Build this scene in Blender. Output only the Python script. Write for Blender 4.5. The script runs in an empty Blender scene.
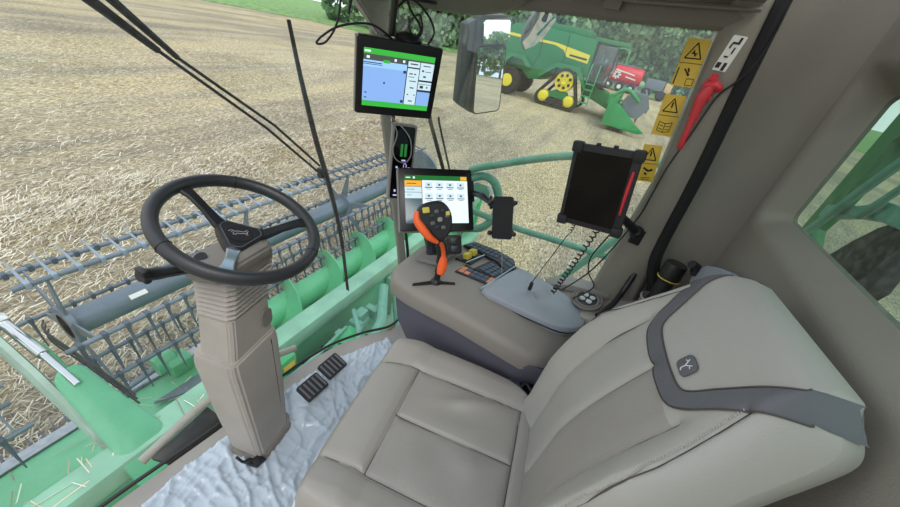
import bpy, bmesh, math, random
from mathutils import Vector, Matrix, Euler, noise
random.seed(7)
PI = math.pi
sc = bpy.context.scene
C = sc.collection

# ------------------------------------------------------------------ camera, sky, sun, exposure
def look():
    az, pit, roll = math.radians(70), math.radians(32.5), math.radians(13)
    f = Vector((math.sin(az)*math.cos(pit), math.cos(az)*math.cos(pit), -math.sin(pit)))
    r0 = Vector((math.cos(az), -math.sin(az), 0)); u0 = r0.cross(f)
    r = r0*math.cos(roll)+u0*math.sin(roll); u = -r0*math.sin(roll)+u0*math.cos(roll)
    m = Matrix((r, u, -f)).transposed().to_4x4()
    m.translation = (-0.55, -0.10, 1.50)
    return m
cam = bpy.data.objects.new('camera', bpy.data.cameras.new('camera'))
C.objects.link(cam); cam.matrix_world = look()
cam.data.sensor_width = 36; cam.data.lens = 345/900*36
cam.data.clip_start = 0.02; cam.data.clip_end = 600
sc.camera = cam
w = bpy.data.worlds.new('sky'); sc.world = w; w.use_nodes = True
nt = w.node_tree; nt.nodes.clear()
wo = nt.nodes.new('ShaderNodeOutputWorld'); bg = nt.nodes.new('ShaderNodeBackground')
tc = nt.nodes.new('ShaderNodeTexCoord'); nz = nt.nodes.new('ShaderNodeTexNoise'); cr = nt.nodes.new('ShaderNodeValToRGB')
nz.inputs['Scale'].default_value = 3.0; nz.inputs['Detail'].default_value = 5
cr.color_ramp.elements[0].position = .38; cr.color_ramp.elements[0].color = (.55, .68, .86, 1)
cr.color_ramp.elements[1].position = .6; cr.color_ramp.elements[1].color = (1, .99, .97, 1)
nt.links.new(tc.outputs['Generated'], nz.inputs['Vector']); nt.links.new(nz.outputs['Fac'], cr.inputs['Fac'])
nt.links.new(cr.outputs['Color'], bg.inputs['Color']); nt.links.new(bg.outputs[0], wo.inputs[0])
bg.inputs['Strength'].default_value = 1.15
sun = bpy.data.objects.new('sun', bpy.data.lights.new('sun', 'SUN')); C.objects.link(sun)
sun.data.energy = 1.0; sun.data.angle = math.radians(25); sun.data.color = (1, .96, .9)
sun.rotation_euler = Vector((-.55, -.45, 1.0)).to_track_quat('Z', 'Y').to_euler()
sc.view_settings.view_transform = 'Standard'; sc.view_settings.look = 'None'
sc.view_settings.exposure = 0.45; sc.view_settings.gamma = 1.0
sc.view_settings.use_curve_mapping = False
sc.cycles.max_bounces = 8; sc.cycles.transparent_max_bounces = 16

# ------------------------------------------------------------------ materials
def lin(h):
    out = []
    for i in (0, 2, 4):
        v = int(h[i:i+2], 16)/255
        out.append(v/12.92 if v <= .04045 else ((v+.055)/1.055)**2.4)
    return (*out, 1)
M = {}
def mat(name, col, rough=.5, metal=0., bump=0., bscale=200., var=0., vscale=8., spec=.5, vor=False, alpha=None, stretch=None, coat=0):
    m = bpy.data.materials.new(name); m.use_nodes = True
    n = m.node_tree.nodes; l = m.node_tree.links; b = n['Principled BSDF']
    c = lin(col) if isinstance(col, str) else (*col, 1)
    b.inputs['Base Color'].default_value = c; b.inputs['Roughness'].default_value = rough
    b.inputs['Metallic'].default_value = metal; b.inputs['Specular IOR Level'].default_value = spec
    b.inputs['Coat Weight'].default_value = coat
    t = n.new('ShaderNodeTexCoord')
    src = t.outputs['Object']
    if stretch:
        mp = n.new('ShaderNodeMapping'); mp.inputs['Scale'].default_value = stretch; l.new(src, mp.inputs['Vector']); src = mp.outputs['Vector']
    if var:
        q = n.new('ShaderNodeTexNoise'); q.inputs['Scale'].default_value = vscale; q.inputs['Detail'].default_value = 6
        l.new(src, q.inputs['Vector'])
        mx = n.new('ShaderNodeMixRGB'); mx.blend_type = 'MIX'
        mx.inputs[1].default_value = tuple(x*(1-var) for x in c[:3])+(1,); mx.inputs[2].default_value = tuple(min(1, x*(1+var)) for x in c[:3])+(1,)
        rr = n.new('ShaderNodeValToRGB'); rr.color_ramp.elements[0].position = .35; rr.color_ramp.elements[1].position = .65
        l.new(q.outputs['Fac'], rr.inputs['Fac']); l.new(rr.outputs['Color'], mx.inputs[0]); l.new(mx.outputs[0], b.inputs['Base Color'])
    if bump:
        if vor:
            q = n.new('ShaderNodeTexVoronoi')
        else:
            q = n.new('ShaderNodeTexNoise'); q.inputs['Detail'].default_value = 4
        q.inputs['Scale'].default_value = bscale; l.new(src, q.inputs['Vector'])
        bp = n.new('ShaderNodeBump'); bp.inputs['Strength'].default_value = bump; bp.inputs['Distance'].default_value = .002
        l.new(q.outputs[0], bp.inputs['Height']); l.new(bp.outputs[0], b.inputs['Normal'])
    if alpha is not None: b.inputs['Alpha'].default_value = alpha
    M[name] = m; return m
def glass(name, tint, refl=1.0, haze=0.0):
    m = bpy.data.materials.new(name); m.use_nodes = True; n = m.node_tree.nodes; l = m.node_tree.links; n.clear()
    o = n.new('ShaderNodeOutputMaterial'); t = n.new('ShaderNodeBsdfTransparent'); g = n.new('ShaderNodeBsdfGlossy')
    lw = n.new('ShaderNodeLayerWeight'); lw.inputs['Blend'].default_value = .5; mx = n.new('ShaderNodeMixShader')   # Schlick, both faces
    f = n.new('ShaderNodeMath'); f.operation = 'POWER'; f.inputs[1].default_value = 5; l.new(lw.outputs['Facing'], f.inputs[0])
    mu = n.new('ShaderNodeMath'); mu.operation = 'MULTIPLY_ADD'; mu.inputs[1].default_value = .92*refl; mu.inputs[2].default_value = .05*refl; mu.use_clamp = True
    t.inputs['Color'].default_value = (*tint, 1); g.inputs['Roughness'].default_value = .02
    l.new(f.outputs[0], mu.inputs[0]); l.new(mu.outputs[0], mx.inputs[0]); l.new(t.outputs[0], mx.inputs[1]); l.new(g.outputs[0], mx.inputs[2])
    last = mx.outputs[0]
    if haze:   # dust film on the pane: a thin diffuse coat
        d = n.new('ShaderNodeBsdfDiffuse'); d.inputs['Color'].default_value = (.75, .74, .7, 1)
        tl = n.new('ShaderNodeBsdfTranslucent'); tl.inputs['Color'].default_value = (.75, .74, .7, 1)
        ad = n.new('ShaderNodeMixShader'); ad.inputs[0].default_value = .5
        l.new(d.outputs[0], ad.inputs[1]); l.new(tl.outputs[0], ad.inputs[2])
        q = n.new('ShaderNodeTexNoise'); q.inputs['Scale'].default_value = 60; q.inputs['Detail'].default_value = 8
        tcn = n.new('ShaderNodeTexCoord'); l.new(tcn.outputs['Object'], q.inputs['Vector'])
        rr = n.new('ShaderNodeMapRange'); rr.inputs[1].default_value = .4; rr.inputs[2].default_value = .75
        rr.inputs[3].default_value = haze*.5; rr.inputs[4].default_value = haze*1.8
        l.new(q.outputs['Fac'], rr.inputs[0])
        m2 = n.new('ShaderNodeMixShader'); l.new(rr.outputs[0], m2.inputs[0]); l.new(last, m2.inputs[1]); l.new(ad.outputs[0], m2.inputs[2]); last = m2.outputs[0]
    l.new(last, o.inputs[0]); M[name] = m; return m
def emit(name, col, s=1.0):
    m = bpy.data.materials.new(name); m.use_nodes = True; b = m.node_tree.nodes['Principled BSDF']
    b.inputs['Base Color'].default_value = (.01, .01, .01, 1); b.inputs['Emission Color'].default_value = lin(col)
    b.inputs['Emission Strength'].default_value = s; b.inputs['Roughness'].default_value = .15; M[name] = m; return m

mat('cab_plastic', '9f9890', .6, bump=.25, bscale=600, var=.05)
mat('cab_plastic_dark', '767069', .6, bump=.3, bscale=500, var=.05)
mat('liner', '7f7a70', .75, bump=.35, bscale=260, var=.06, vscale=3)
mat('pillar', '817c72', .6, bump=.3, bscale=500, var=.05)
mat('leather', '9a958e', .36, bump=.25, bscale=320, var=.03, vscale=5)
mat('leather_perf', '95908a', .42, bump=.35, bscale=420, var=.03, vor=True)
mat('leather_light', 'a5a29b', .38, bump=.3, bscale=300, var=.03, vscale=4)
mat('leather_dark', '5b5b60', .45, bump=.4, bscale=400)
mat('piping', '4a443e', .5)
mat('thread', 'b9b2a6', .6)
mat('rim', '2a2b2e', .38, bump=.3, bscale=500)
mat('black', '17171a', .42, bump=.1, bscale=400)
mat('black_matt', '101012', .8)
mat('rubber', '1d1d20', .65, bump=.2, bscale=300)
mat('gloss_black', '060608', .05, spec=.2)
mat('hood_green', '52a078', .42, var=.08, vscale=4)
mat('arm_grey', '9db3a4', .5, var=.1)
mat('bezel', '131316', .3)
mat('grey_case', '8a8682', .5)
mat('chrome', 'd0d2d4', .12, metal=1)
mat('satin', '9fb0be', .25, metal=.8)
mat('mirror', 'e8eef2', .015, metal=1)
mat('armpad', '959ba4', .55, bump=.4, bscale=700)
mat('console_side', '5a5864', .55, bump=.3, bscale=600)
mat('console_top', '87817a', .5, bump=.3, bscale=600)
mat('orange', 'f0622a', .5)
mat('orange_patch', 'd88a66', .6)
mat('yellow_btn', 'c9bb4a', .5)
mat('key_blue', '3c4658', .4)
mat('key_dark', '20242c', .4)
mat('white_mark', 'd6d8da', .5)
mat('floor', '8f8b86', .7, bump=.3, bscale=200, var=.06)
mat('jd_green', '3fa86c', .42, var=.10, vscale=3)
mat('header_green', '80b096', .45, var=.14, vscale=4, bump=.15, bscale=60)
mat('bright_green', '62b687', .38, var=.06, vscale=4)
mat('mid_green', '22894e', .42, var=.12, vscale=2)
mat('deep_green', '12733c', .4, var=.08, vscale=1.2)
mat('rail_green', '69a18c', .5, var=.10, vscale=12)
mat('reel_steel', '6c7885', .45, metal=.25, var=.15, vscale=6)
mat('reel_tube', '687683', .4, metal=.3, var=.1, vscale=3)
mat('tine', '4a5563', .5)
mat('tine_light', '8c98a6', .45)
mat('steel_strip', '9aa2aa', .35, metal=.7, var=.15, vscale=20)
mat('hose', '2b2f2e', .6)
mat('straw', 'c9b388', .85, var=.25, vscale=20)
mat('sticker', 'd6b53c', .45)
mat('sticker_ink', '1c1a14', .6)
mat('label_white', 'd8d8d4', .5)
mat('red', 'c8323c', .35)
mat('tyre', '24231f', .85, var=.2, vscale=6)
mat('yellow', 'e0cd35', .45)
mat('red_paint', 'cf2233', .4)
mat('tan', 'c9a97c', .6)
mat('grey_steel', '6c7680', .5, metal=.3)
mat('bark', '5a4c3c', .9, var=.2)
glass('windshield_glass', (.95, .985, .965), .9, .035)
glass('side_glass', (.93, .98, .955), .9, .01)
glass('rear_glass', (.42, .62, .52), 1.6, .05)
glass('cab_glass', (.45, .6, .65), 2.)
emit('screen_blue', '7fa6dd', .95); emit('screen_blue2', '8fbaf0', 1.0); emit('screen_green', '35ae3d', .9); emit('screen_dkgreen', '1f6a2f', .9)
emit('screen_grey', '4c544c', .8); emit('screen_white', 'd5e4ea', 1.0); emit('screen_pale', 'bdd4de', .95); emit('screen_orange', 'e0a030', 1.); emit('screen_slate', '46606a', .8)
emit('screen_ink', '2c3a44', .6); emit('screen_pink', 'b9aeea', .9); emit('screen_dim', '30343a', .5)

# leaves, with a colour of their own per tree
def leafmat(name, a, b_):
    m = mat(name, a, .7); n = m.node_tree.nodes; l = m.node_tree.links; b = n['Principled BSDF']
    oi = n.new('ShaderNodeObjectInfo'); q = n.new('ShaderNodeTexNoise'); q.inputs['Scale'].default_value = 1.3; q.inputs['Detail'].default_value = 8
    t = n.new('ShaderNodeTexCoord'); l.new(t.outputs['Object'], q.inputs['Vector'])
    ad = n.new('ShaderNodeMath'); ad.operation = 'MULTIPLY_ADD'; ad.inputs[1].default_value = .5; l.new(oi.outputs['Random'], ad.inputs[0]); l.new(q.outputs['Fac'], ad.inputs[2])
    r = n.new('ShaderNodeValToRGB'); r.color_ramp.elements[0].position = .45; r.color_ramp.elements[1].position = .95
    r.color_ramp.elements[0].color = lin(a); r.color_ramp.elements[1].color = lin(b_)
    l.new(ad.outputs[0], r.inputs['Fac']); l.new(r.outputs[0], b.inputs['Base Color'])
    tr = n.new('ShaderNodeBsdfTranslucent'); l.new(r.outputs[0], tr.inputs['Color']); mx = n.new('ShaderNodeMixShader'); mx.inputs[0].default_value = .3
    l.new(b.outputs[0], mx.inputs[1]); l.new(tr.outputs[0], mx.inputs[2]); l.new(mx.outputs[0], n['Material Output'].inputs[0])
leafmat('leaves', '587f56', 'a4c496')

# ------------------------------------------------------------------ mesh helpers
def bm_box(bm, c, s, bev=0., rot=None, seg=2):
    """box at centre c, full size s, optional rotation matrix"""
    t = bmesh.new(); bmesh.ops.create_cube(t, size=1)
    bmesh.ops.scale(t, vec=s, verts=t.verts)
    if bev: bmesh.ops.bevel(t, geom=t.edges[:], offset=bev, segments=seg, profile=.6, affect='EDGES')
    m = Matrix.Translation(c) @ (rot.to_4x4() if rot is not None else Matrix())
    bmesh.ops.transform(t, matrix=m, verts=t.verts); merge(bm, t)
def merge(bm, t, m=None):
    vm = {}
    for v in t.verts: vm[v] = bm.verts.new(m @ v.co if m else v.co)
    for f in t.faces:
        try: g = bm.faces.new([vm[v] for v in f.verts]); g.material_index = f.material_index
        except ValueError: pass
    t.free()
def smooth_path(pts, n=6, closed=False):
    P = [Vector(p) for p in pts]; out = []
    N = len(P); rng = N if closed else N-1
    for i in range(rng):
        a = P[(i-1) % N] if closed or i > 0 else P[0]*2-P[1]
        b, c = P[i], P[(i+1) % N]
        d = P[(i+2) % N] if closed or i+2 < N else P[-1]*2-P[-2]
        for k in range(n):
            t = k/n
            out.append(.5*((2*b)+(c-a)*t+(2*a-5*b+4*c-d)*t*t+(3*b-a-3*c+d)*t**3))
    if not closed: out.append(P[-1])
    return out
def bm_tube(bm, pts, r, seg=10, closed=False, caps=True, flat=None):
    """r: number or list; flat=(a,b) elliptical factors"""
    P = [Vector(p) for p in pts]; N = len(P); rings = []
    R = r if isinstance(r, (list, tuple)) else [r]*N
    T = []
    for i in range(N):
        a = P[(i-1) % N] if closed or i else P[0]; b = P[(i+1) % N] if closed or i < N-1 else P[-1]
        d = (b-a); T.append(d.normalized() if d.length > 1e-9 else Vector((0, 0, 1)))
    up = Vector((0, 0, 1)) if abs(T[0].z) < .9 else Vector((0, 1, 0))
    nrm = T[0].cross(up).normalized()
    for i in range(N):
        nrm = (nrm-T[i]*nrm.dot(T[i])).normalized(); bi = T[i].cross(nrm)
        fa, fb = flat if flat else (1, 1)
        rings.append([bm.verts.new(P[i]+R[i]*(nrm*math.cos(2*PI*k/seg)*fa+bi*math.sin(2*PI*k/seg)*fb)) for k in range(seg)])
    for i in range(N if closed else N-1):
        A, B = rings[i], rings[(i+1) % N]
        for k in range(seg): bm.faces.new((A[k], A[(k+1) % seg], B[(k+1) % seg], B[k]))
    if caps and not closed:
        bm.faces.new(rings[0][::-1]); bm.faces.new(rings[-1])
def bm_loft(bm, rings, caps=True):
    vs = [[bm.verts.new(p) for p in r] for r in rings]; n = len(vs[0])
    for a, b in zip(vs, vs[1:]):
        for k in range(n): bm.faces.new((a[k], a[(k+1) % n], b[(k+1) % n], b[k]))
    if caps: bm.faces.new(vs[0][::-1]); bm.faces.new(vs[-1])
def bm_prism(bm, poly, off, bev=0., mi=0):
    """polygon of 3D points pushed by the vector off"""
    t = bmesh.new(); o = Vector(off)
    a = [t.verts.new(p) for p in poly]; b = [t.verts.new(Vector(p)+o) for p in poly]; n = len(a)
    t.faces.new(a[::-1]); t.faces.new(b)
    for k in range(n): t.faces.new((a[k], a[(k+1) % n], b[(k+1) % n], b[k]))
    bmesh.ops.recalc_face_normals(t, faces=t.faces)
    if bev: bmesh.ops.bevel(t, geom=t.edges[:], offset=bev, segments=2, profile=.6, affect='EDGES')
    for f in t.faces: f.material_index = mi
    merge(bm, t)
def bm_lathe(bm, prof, c=(0, 0, 0), axis='z', seg=24, m=None):
    """prof: list of (r, h)"""
    rings = []
    for r, h in prof:
        ring = []
        for k in range(seg):
            a = 2*PI*k/seg; x, y = r*math.cos(a), r*math.sin(a)
            p = {'z': Vector((x, y, h)), 'x': Vector((h, x, y)), 'y': Vector((y, h, x))}[axis]
            if m: p = m @ p
            ring.append(p+Vector(c))
        rings.append(ring)
    bm_loft(bm, rings)
def round_poly(w, h, r, n=5):
    out = []
    for cx, cy, a0 in ((w/2-r, h/2-r, 0), (-w/2+r, h/2-r, PI/2), (-w/2+r, -h/2+r, PI), (w/2-r, -h/2+r, 1.5*PI)):
        for k in range(n+1):
            a = a0+PI/2*k/n; out.append((cx+r*math.cos(a), cy+r*math.sin(a)))
    return out
def wmx(o):
    m = o.matrix_basis.copy(); p = o.parent
    while p: m = p.matrix_basis @ m; p = p.parent
    return m
def obj(name, bm, mats, parent=None, label=None, kind=None, world=True, sharp=35, recalc=True, loc=None):
    if recalc: bmesh.ops.recalc_face_normals(bm, faces=bm.faces)
    if parent is not None and world: bmesh.ops.transform(bm, matrix=wmx(parent).inverted(), verts=bm.verts)
    if loc is not None and parent is None: bmesh.ops.translate(bm, vec=-Vector(loc), verts=bm.verts)
    me = bpy.data.meshes.new(name); bm.to_mesh(me); bm.free()
    for p in me.polygons: p.use_smooth = True
    me.set_sharp_from_angle(angle=math.radians(sharp))
    for m in (mats if isinstance(mats, (list, tuple)) else [mats]): me.materials.append(M[m])
    o = bpy.data.objects.new(name, me); C.objects.link(o)
    if parent is not None: o.parent = parent
    if loc is not None and parent is None: o.location = loc
    if label: o['label'] = label
    if kind: o['kind'] = kind
    return o
def thing(name, label, cat, loc=(0, 0, 0), rot=None, group=None):
    o = bpy.data.objects.new(name, None); C.objects.link(o); o.location = loc; o.empty_display_size = .1
    if rot is not None: o.rotation_euler = rot
    o['label'] = label; o['category'] = cat
    if group: o['group'] = group
    return o
def tag(o, label, cat, group=None, kind=None):
    o['label'] = label; o['category'] = cat
    if group: o['group'] = group
    if kind: o['kind'] = kind
    return o
def new(): return bmesh.new()
def copy_part(src, parent, mw=None):
    c = src.copy(); C.objects.link(c); c.parent = parent
    if mw is not None: c.matrix_basis = mw
    return c
def panel_matrix(c, deg):   # panel local: x right, z up, front faces -y
    return Matrix.Translation(c) @ Euler([math.radians(a) for a in deg], 'XYZ').to_matrix().to_4x4()

# ------------------------------------------------------------------ ground
def gz(x, y):
    r = math.hypot(x, y); t = max(0, min(1, (r-8)/18)); return -1.95+.7*t*t*(3-2*t)
def field_mat():
    m = bpy.data.materials.new('stubble'); m.use_nodes = True; n = m.node_tree.nodes; l = m.node_tree.links; b = n['Principled BSDF']
    b.inputs['Roughness'].default_value = .95; b.inputs['Specular IOR Level'].default_value = .1
    t = n.new('ShaderNodeTexCoord')
    def nzt(scale, sx, sy, det=8, rot=0):
        mp = n.new('ShaderNodeMapping'); mp.inputs['Scale'].default_value = (sx, sy, 1); mp.inputs['Rotation'].default_value = (0, 0, rot)
        q = n.new('ShaderNodeTexNoise'); q.inputs['Scale'].default_value = scale; q.inputs['Detail'].default_value = det; q.inputs['Roughness'].default_value = .65
        l.new(t.outputs['Object'], mp.inputs[0]); l.new(mp.outputs[0], q.inputs['Vector']); return q.outputs['Fac']
    fine = nzt(7, 1.3, 1, 14); band = nzt(.55, .10, 1, 4); patch = nzt(.25, 1, 1, 5); fib = nzt(20, .5, 1.5, 10, .6); fib2 = nzt(20, .5, 1.5, 10, -.9)
    def ramp(src, stops):
        r = n.new('ShaderNodeValToRGB'); e = r.color_ramp.elements
        e[0].position, e[0].color = stops[0][0], lin(stops[0][1]); e[1].position, e[1].color = stops[-1][0], lin(stops[-1][1])
        for p, c in stops[1:-1]: q = e.new(p); q.color = lin(c)
        l.new(src, r.inputs['Fac']); return r.outputs['Color']
    c1 = ramp(fib, [(.42, '968c7e'), (.5, 'dacfb8'), (.58, 'fffaec')]); c2 = ramp(fib2, [(.42, '90877b'), (.5, 'd6cab2'), (.58, 'fff6e2')])
    mix1 = n.new('ShaderNodeMixRGB'); l.new(fine, mix1.inputs[0]); l.new(c1, mix1.inputs[1]); l.new(c2, mix1.inputs[2])
    mul = n.new('ShaderNodeMixRGB'); mul.blend_type = 'MULTIPLY'; mul.inputs[0].default_value = .85
    bc = ramp(band, [(.40, 'cdc9c6'), (.5, 'f0e9dc'), (.6, 'fff6dd')]); l.new(mix1.outputs[0], mul.inputs[1]); l.new(bc, mul.inputs[2])
    mul2 = n.new('ShaderNodeMixRGB'); mul2.blend_type = 'MULTIPLY'; mul2.inputs[0].default_value = .5
    pc = ramp(patch, [(.4, 'cfcdc0'), (.6, 'fffaf0')]); l.new(mul.outputs[0], mul2.inputs[1]); l.new(pc, mul2.inputs[2])
    l.new(mul2.outputs[0], b.inputs['Base Color'])
    bp = n.new('ShaderNodeBump'); bp.inputs['Strength'].default_value = .8; bp.inputs['Distance'].default_value = .06; l.new(mix1.outputs[0], bp.inputs['Height']); l.new(bp.outputs[0], b.inputs['Normal'])
    M['stubble'] = m
field_mat()
mat('verge', '779a5a', .95, var=.3, vscale=1.5, bump=.5, bscale=4)
# field edge, going round from the front to the right
EDGE = [(-60, 62), (0, 54), (29.7, 47), (40.6, 41.5), (48.7, 22.7), (59, 5.7), (60.6, -3.5), (57, -12), (55, -40), (52, -90)]
def edge_dist(x, y):   # >0 beyond the edge
    best = 1e9; sgn = 1
    p = Vector((x, y))
    for a, b in zip(EDGE, EDGE[1:]):
        a, b = Vector(a), Vector(b); ab = b-a; t = max(0, min(1, (p-a).dot(ab)/ab.length_squared)); q = a+ab*t; d = (p-q).length
        if d < best: best = d; sgn = 1 if (ab.x*(p-a).y-ab.y*(p-a).x) > 0 else -1
    return best*sgn
def near_h(x, y):
    h = 0
    # windrows of threshed straw lying along the driving direction of the header
    for yc, hh in ((6.7, .20), (13.5, .18), (20.5, .16)):
        d = (y-yc-.3*math.sin(x*.25)-(.05*x if yc < 7 else 0))/.65
        h += hh*math.exp(-d*d)*(.7+.5*noise.noise(Vector((x*1.2, y*1.5, 1))))
    h += .05*noise.noise(Vector((x*.9, y*.9, 0)))+.025*noise.noise(Vector((x*4, y*4, 2)))
    return h
bm = new()
xs = [-60+i*3 for i in range(18)]+[-6+i*.25 for i in range(96)]+[18+i*1.0 for i in range(24)]+[42+i*5 for i in range(22)]
ys = [-90+i*5 for i in range(17)]+[-5+i*.25 for i in range(100)]+[20+i*1.0 for i in range(20)]+[40+i*6 for i in range(14)]
grid = [[bm.verts.new((x, y, gz(x, y)+(near_h(x, y) if -7 < x < 20 and -6 < y < 24 else 0))) for y in ys] for x in xs]
for i in range(len(xs)-1):
    for j in range(len(ys)-1):
        bm.faces.new((grid[i][j], grid[i+1][j], grid[i+1][j+1], grid[i][j+1]))
fld = obj('ground', bm, 'stubble', kind='structure')
bm = new()   # grass verge between the stubble and the wood
L1 = [Vector((*p, 0)) for p in EDGE]
def offs(d): 
    out = []
    for i, p in enumerate(L1):
        a = L1[max(0, i-1)]; b = L1[min(len(L1)-1, i+1)]; t = (b-a).normalized(); n_ = Vector((-t.y, t.x, 0)); out.append(p+n_*d)
    return out
rows = [offs(d) for d in (0, 4, 12, 120)]
vs = [[bm.verts.new((p.x, p.y, gz(p.x, p.y)+(.03, .25, .4, 1.5)[k])) for p in r] for k, r in enumerate(rows)]
for a, b in zip(vs, vs[1:]):
    for k in range(len(a)-1): bm.faces.new((a[k], a[k+1], b[k+1], b[k]))
obj('grass_verge', bm, 'verge', kind='structure')
# loose straw: nobody could count it
bm = new(); rnd = random.Random(3)
def straw_blade(bm, x, y, z, L, wd, yaw, pitch):
    d = Vector((math.cos(yaw)*math.cos(pitch), math.sin(yaw)*math.cos(pitch), math.sin(pitch)))*L/2
    s = Vector((-math.sin(yaw), math.cos(yaw), .6)).normalized()*wd/2
    p = Vector((x, y, z)); mid = Vector((0, 0, L*rnd.uniform(-.04, .08)))
    a = [bm.verts.new(q) for q in (p-d-s, p-d+s, p+mid+s, p+mid-s)]; b = [bm.verts.new(q) for q in (p+d-s, p+d+s)]
    bm.faces.new(a); bm.faces.new((a[3], a[2], b[1], b[0]))
for i in range(110000):
    u = rnd.random(); r = 2.0+19*u**1.25; a = rnd.uniform(math.radians(-12), math.radians(104))
    x, y = -.6+r*math.cos(a), r*math.sin(a)
    if y < 1.0 and x < 1.3: continue
    if rnd.random() < .28:   # threshed straw piled in the windrow
        x = rnd.uniform(-1, 14); y = 6.7+.05*x+rnd.gauss(0, .5)
    z = gz(x, y)+near_h(x, y)
    straw_blade(bm, x, y, z+rnd.uniform(.0, .05), rnd.uniform(.05, .17), rnd.uniform(.005, .009), rnd.uniform(0, PI), rnd.uniform(-.15, .35))
def strawmat():
    m = mat('straw_loose', 'd9c69c', .8); n = m.node_tree.nodes; l = m.node_tree.links
    g = n.new('ShaderNodeNewGeometry'); r = n.new('ShaderNodeValToRGB'); e = r.color_ramp.elements
    e[0].color = lin('94897a'); e[1].color = lin('fffaf0'); q = e.new(.5); q.color = lin('dccfb2')
    l.new(g.outputs['Random Per Island'], r.inputs['Fac']); l.new(r.outputs[0], n['Principled BSDF'].inputs['Base Color'])
strawmat()
tag(obj('loose_straw', bm, 'straw_loose', recalc=False), 'pale loose straw scattered over the harvested stubble', 'straw', kind='stuff')

# ------------------------------------------------------------------ trees at the field edge
def crown_mesh(seed, n=5200):
    r = random.Random(seed); bm = new()
    blobs = [(Vector((r.uniform(-2.2, 2.2), r.uniform(-2.2, 2.2), r.uniform(.8, 12))), r.uniform(1.3, 2.4)) for _ in range(24)]
    for _ in range(n):
        c, R = r.choice(blobs); v = Vector((r.gauss(0, 1), r.gauss(0, 1), r.gauss(0, 1))).normalized()*R*r.uniform(.75, 1.05)
        p = c+v; q = Euler((r.uniform(0, PI), r.uniform(0, PI), r.uniform(0, PI))).to_matrix(); s = r.uniform(.15, .34)
        bm.faces.new([bm.verts.new(p+q @ Vector(k)*s) for k in ((-1, -.6, 0), (1, -.7, .2), (.8, .8, 0), (-.7, .7, .3))])
    return bm
def tree_proto(seed):
    t = thing('tree', 'x', 'tree', (0, 0, 0))
    obj('crown', crown_mesh(seed), 'leaves', t, recalc=False)
    bm = new(); r = random.Random(seed)
    bm_tube(bm, smooth_path([(0, 0, -.3), (.1, .1, 3), (-.1, .2, 6), (.1, 0, 9)]), [.22-.2*i/18 for i in range(19)], 8)
    for k in range(5):
        a = k*1.3; z = 2.5+k*1.2; bm_tube(bm, [(0, 0, z), (1.2*math.cos(a), 1.2*math.sin(a), z+1.3)], [.09, .03], 6)
    obj('trunk', bm, 'bark', t)
    return t
protos = [tree_proto(s) for s in (1, 2, 3)]
fr_, bk_ = [], []
tp = []
line = []
for k in range(len(EDGE)-3):
    a, b = Vector(EDGE[k+1] if k else EDGE[1]), Vector(EDGE[k+2])
    n_ = max(1, int((b-a).length/4.0))
    for i in range(n_): line.append(a.lerp(b, i/n_))
def outn(p):
    # away from the cab
    return Vector((p.x, p.y)).normalized()
cnt = 0
sides = []
for i, p in enumerate(line):
    az_ = math.degrees(math.atan2(p.x, p.y))
    if az_ < 49 or az_ > 104: continue
    for row in (0, 1):
        q = p+outn(p)*((8 if az_ < 72 else 9)+row*5+random.uniform(-1, 1))
        if az_ < 42: q = p+outn(p)*(26+row*6)
        tp.append((q.x, q.y, row, az_))
tl = ['dense green tree in the front row of the wood', 'green tree rising behind the front row of the wood']
for i, (x, y, row, az_) in enumerate(tp):
    src = protos[i % 3]
    if i < 3: t = src
    else:
        t = src.copy(); C.objects.link(t)
        for ch in list(src.children): copy_part(ch, t)
    t.location = (x, y, gz(x, y)+.2); t.rotation_euler = (0, 0, random.uniform(0, 6))
    s = random.uniform(.9, 1.15)*(1.75 if row else 1.25); t.scale = (s, s, s)
    t['label'] = tl[row]; t['group'] = 'front row trees of the wood' if row == 0 else 'back row trees of the wood'

for k in range(16):     # the wood goes on behind the cab, where the wing mirror looks
    a = math.radians(122+k*3.4); t = protos[k % 3].copy(); C.objects.link(t)
    for c_ in list(protos[k % 3].children): copy_part(c_, t)
    R_ = 92+random.uniform(-4, 4); t.location = (R_*math.sin(a), R_*math.cos(a), gz(60, 60)); t.scale = (1.3, 1.3, 1.1); t.rotation_euler = (0, 0, k*1.7)
    t['label'] = 'distant tree behind the cab, seen only in the wing mirror'; t['group'] = 'distant trees behind the cab'
# ------------------------------------------------------------------ the other combine harvester (heading to -y)
def wheel(bm, c, R, wd):   # axle along x
    prof = [(R*.5, -wd/2), (R*.9, -wd/2), (R, -wd*.38), (R, wd*.38), (R*.9, wd/2), (R*.5, wd/2)]
    bm_lathe(bm, prof, c, 'x', 28)
    for k in range(22):
        a = 2*PI*k/22
        bm_box(bm, (c[0], c[1]+R*math.cos(a), c[2]+R*math.sin(a)), (wd*.9, .06, .1), rot=Euler((a, 0, 0)).to_matrix())
def yz_prism(bm, poly, x0, x1, bev=.0): bm_prism(bm, [(x0, y, z) for y, z in poly], (x1-x0, 0, 0), bev)
cx, cyy, cz = 22.6, 0, -1.25     # near side plane x, ground height
ch = thing('combine_harvester', 'green combine harvester with yellow wheels and tracks standing in the stubble', 'combine harvester', (24.0, 4.0, cz))
def Y(u): return 8.3-u*.93       # u metres from the tail to the front
def Z(v): return cz+v
bm = new()
yz_prism(bm, [(Y(.3), Z(1.5)), (Y(0), Z(2.1)), (Y(.1), Z(3.3)), (Y(.6), Z(3.75)), (Y(2.6), Z(3.85)), (Y(5.9), Z(3.75)), (Y(6.0), Z(1.9)), (Y(5.2), Z(2.0)), (Y(4.2), Z(1.8)), (Y(3.2), Z(1.2)), (Y(2.4), Z(1.1)), (Y(1.8), Z(1.5))], 23.0, 25.6, .06)
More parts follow.
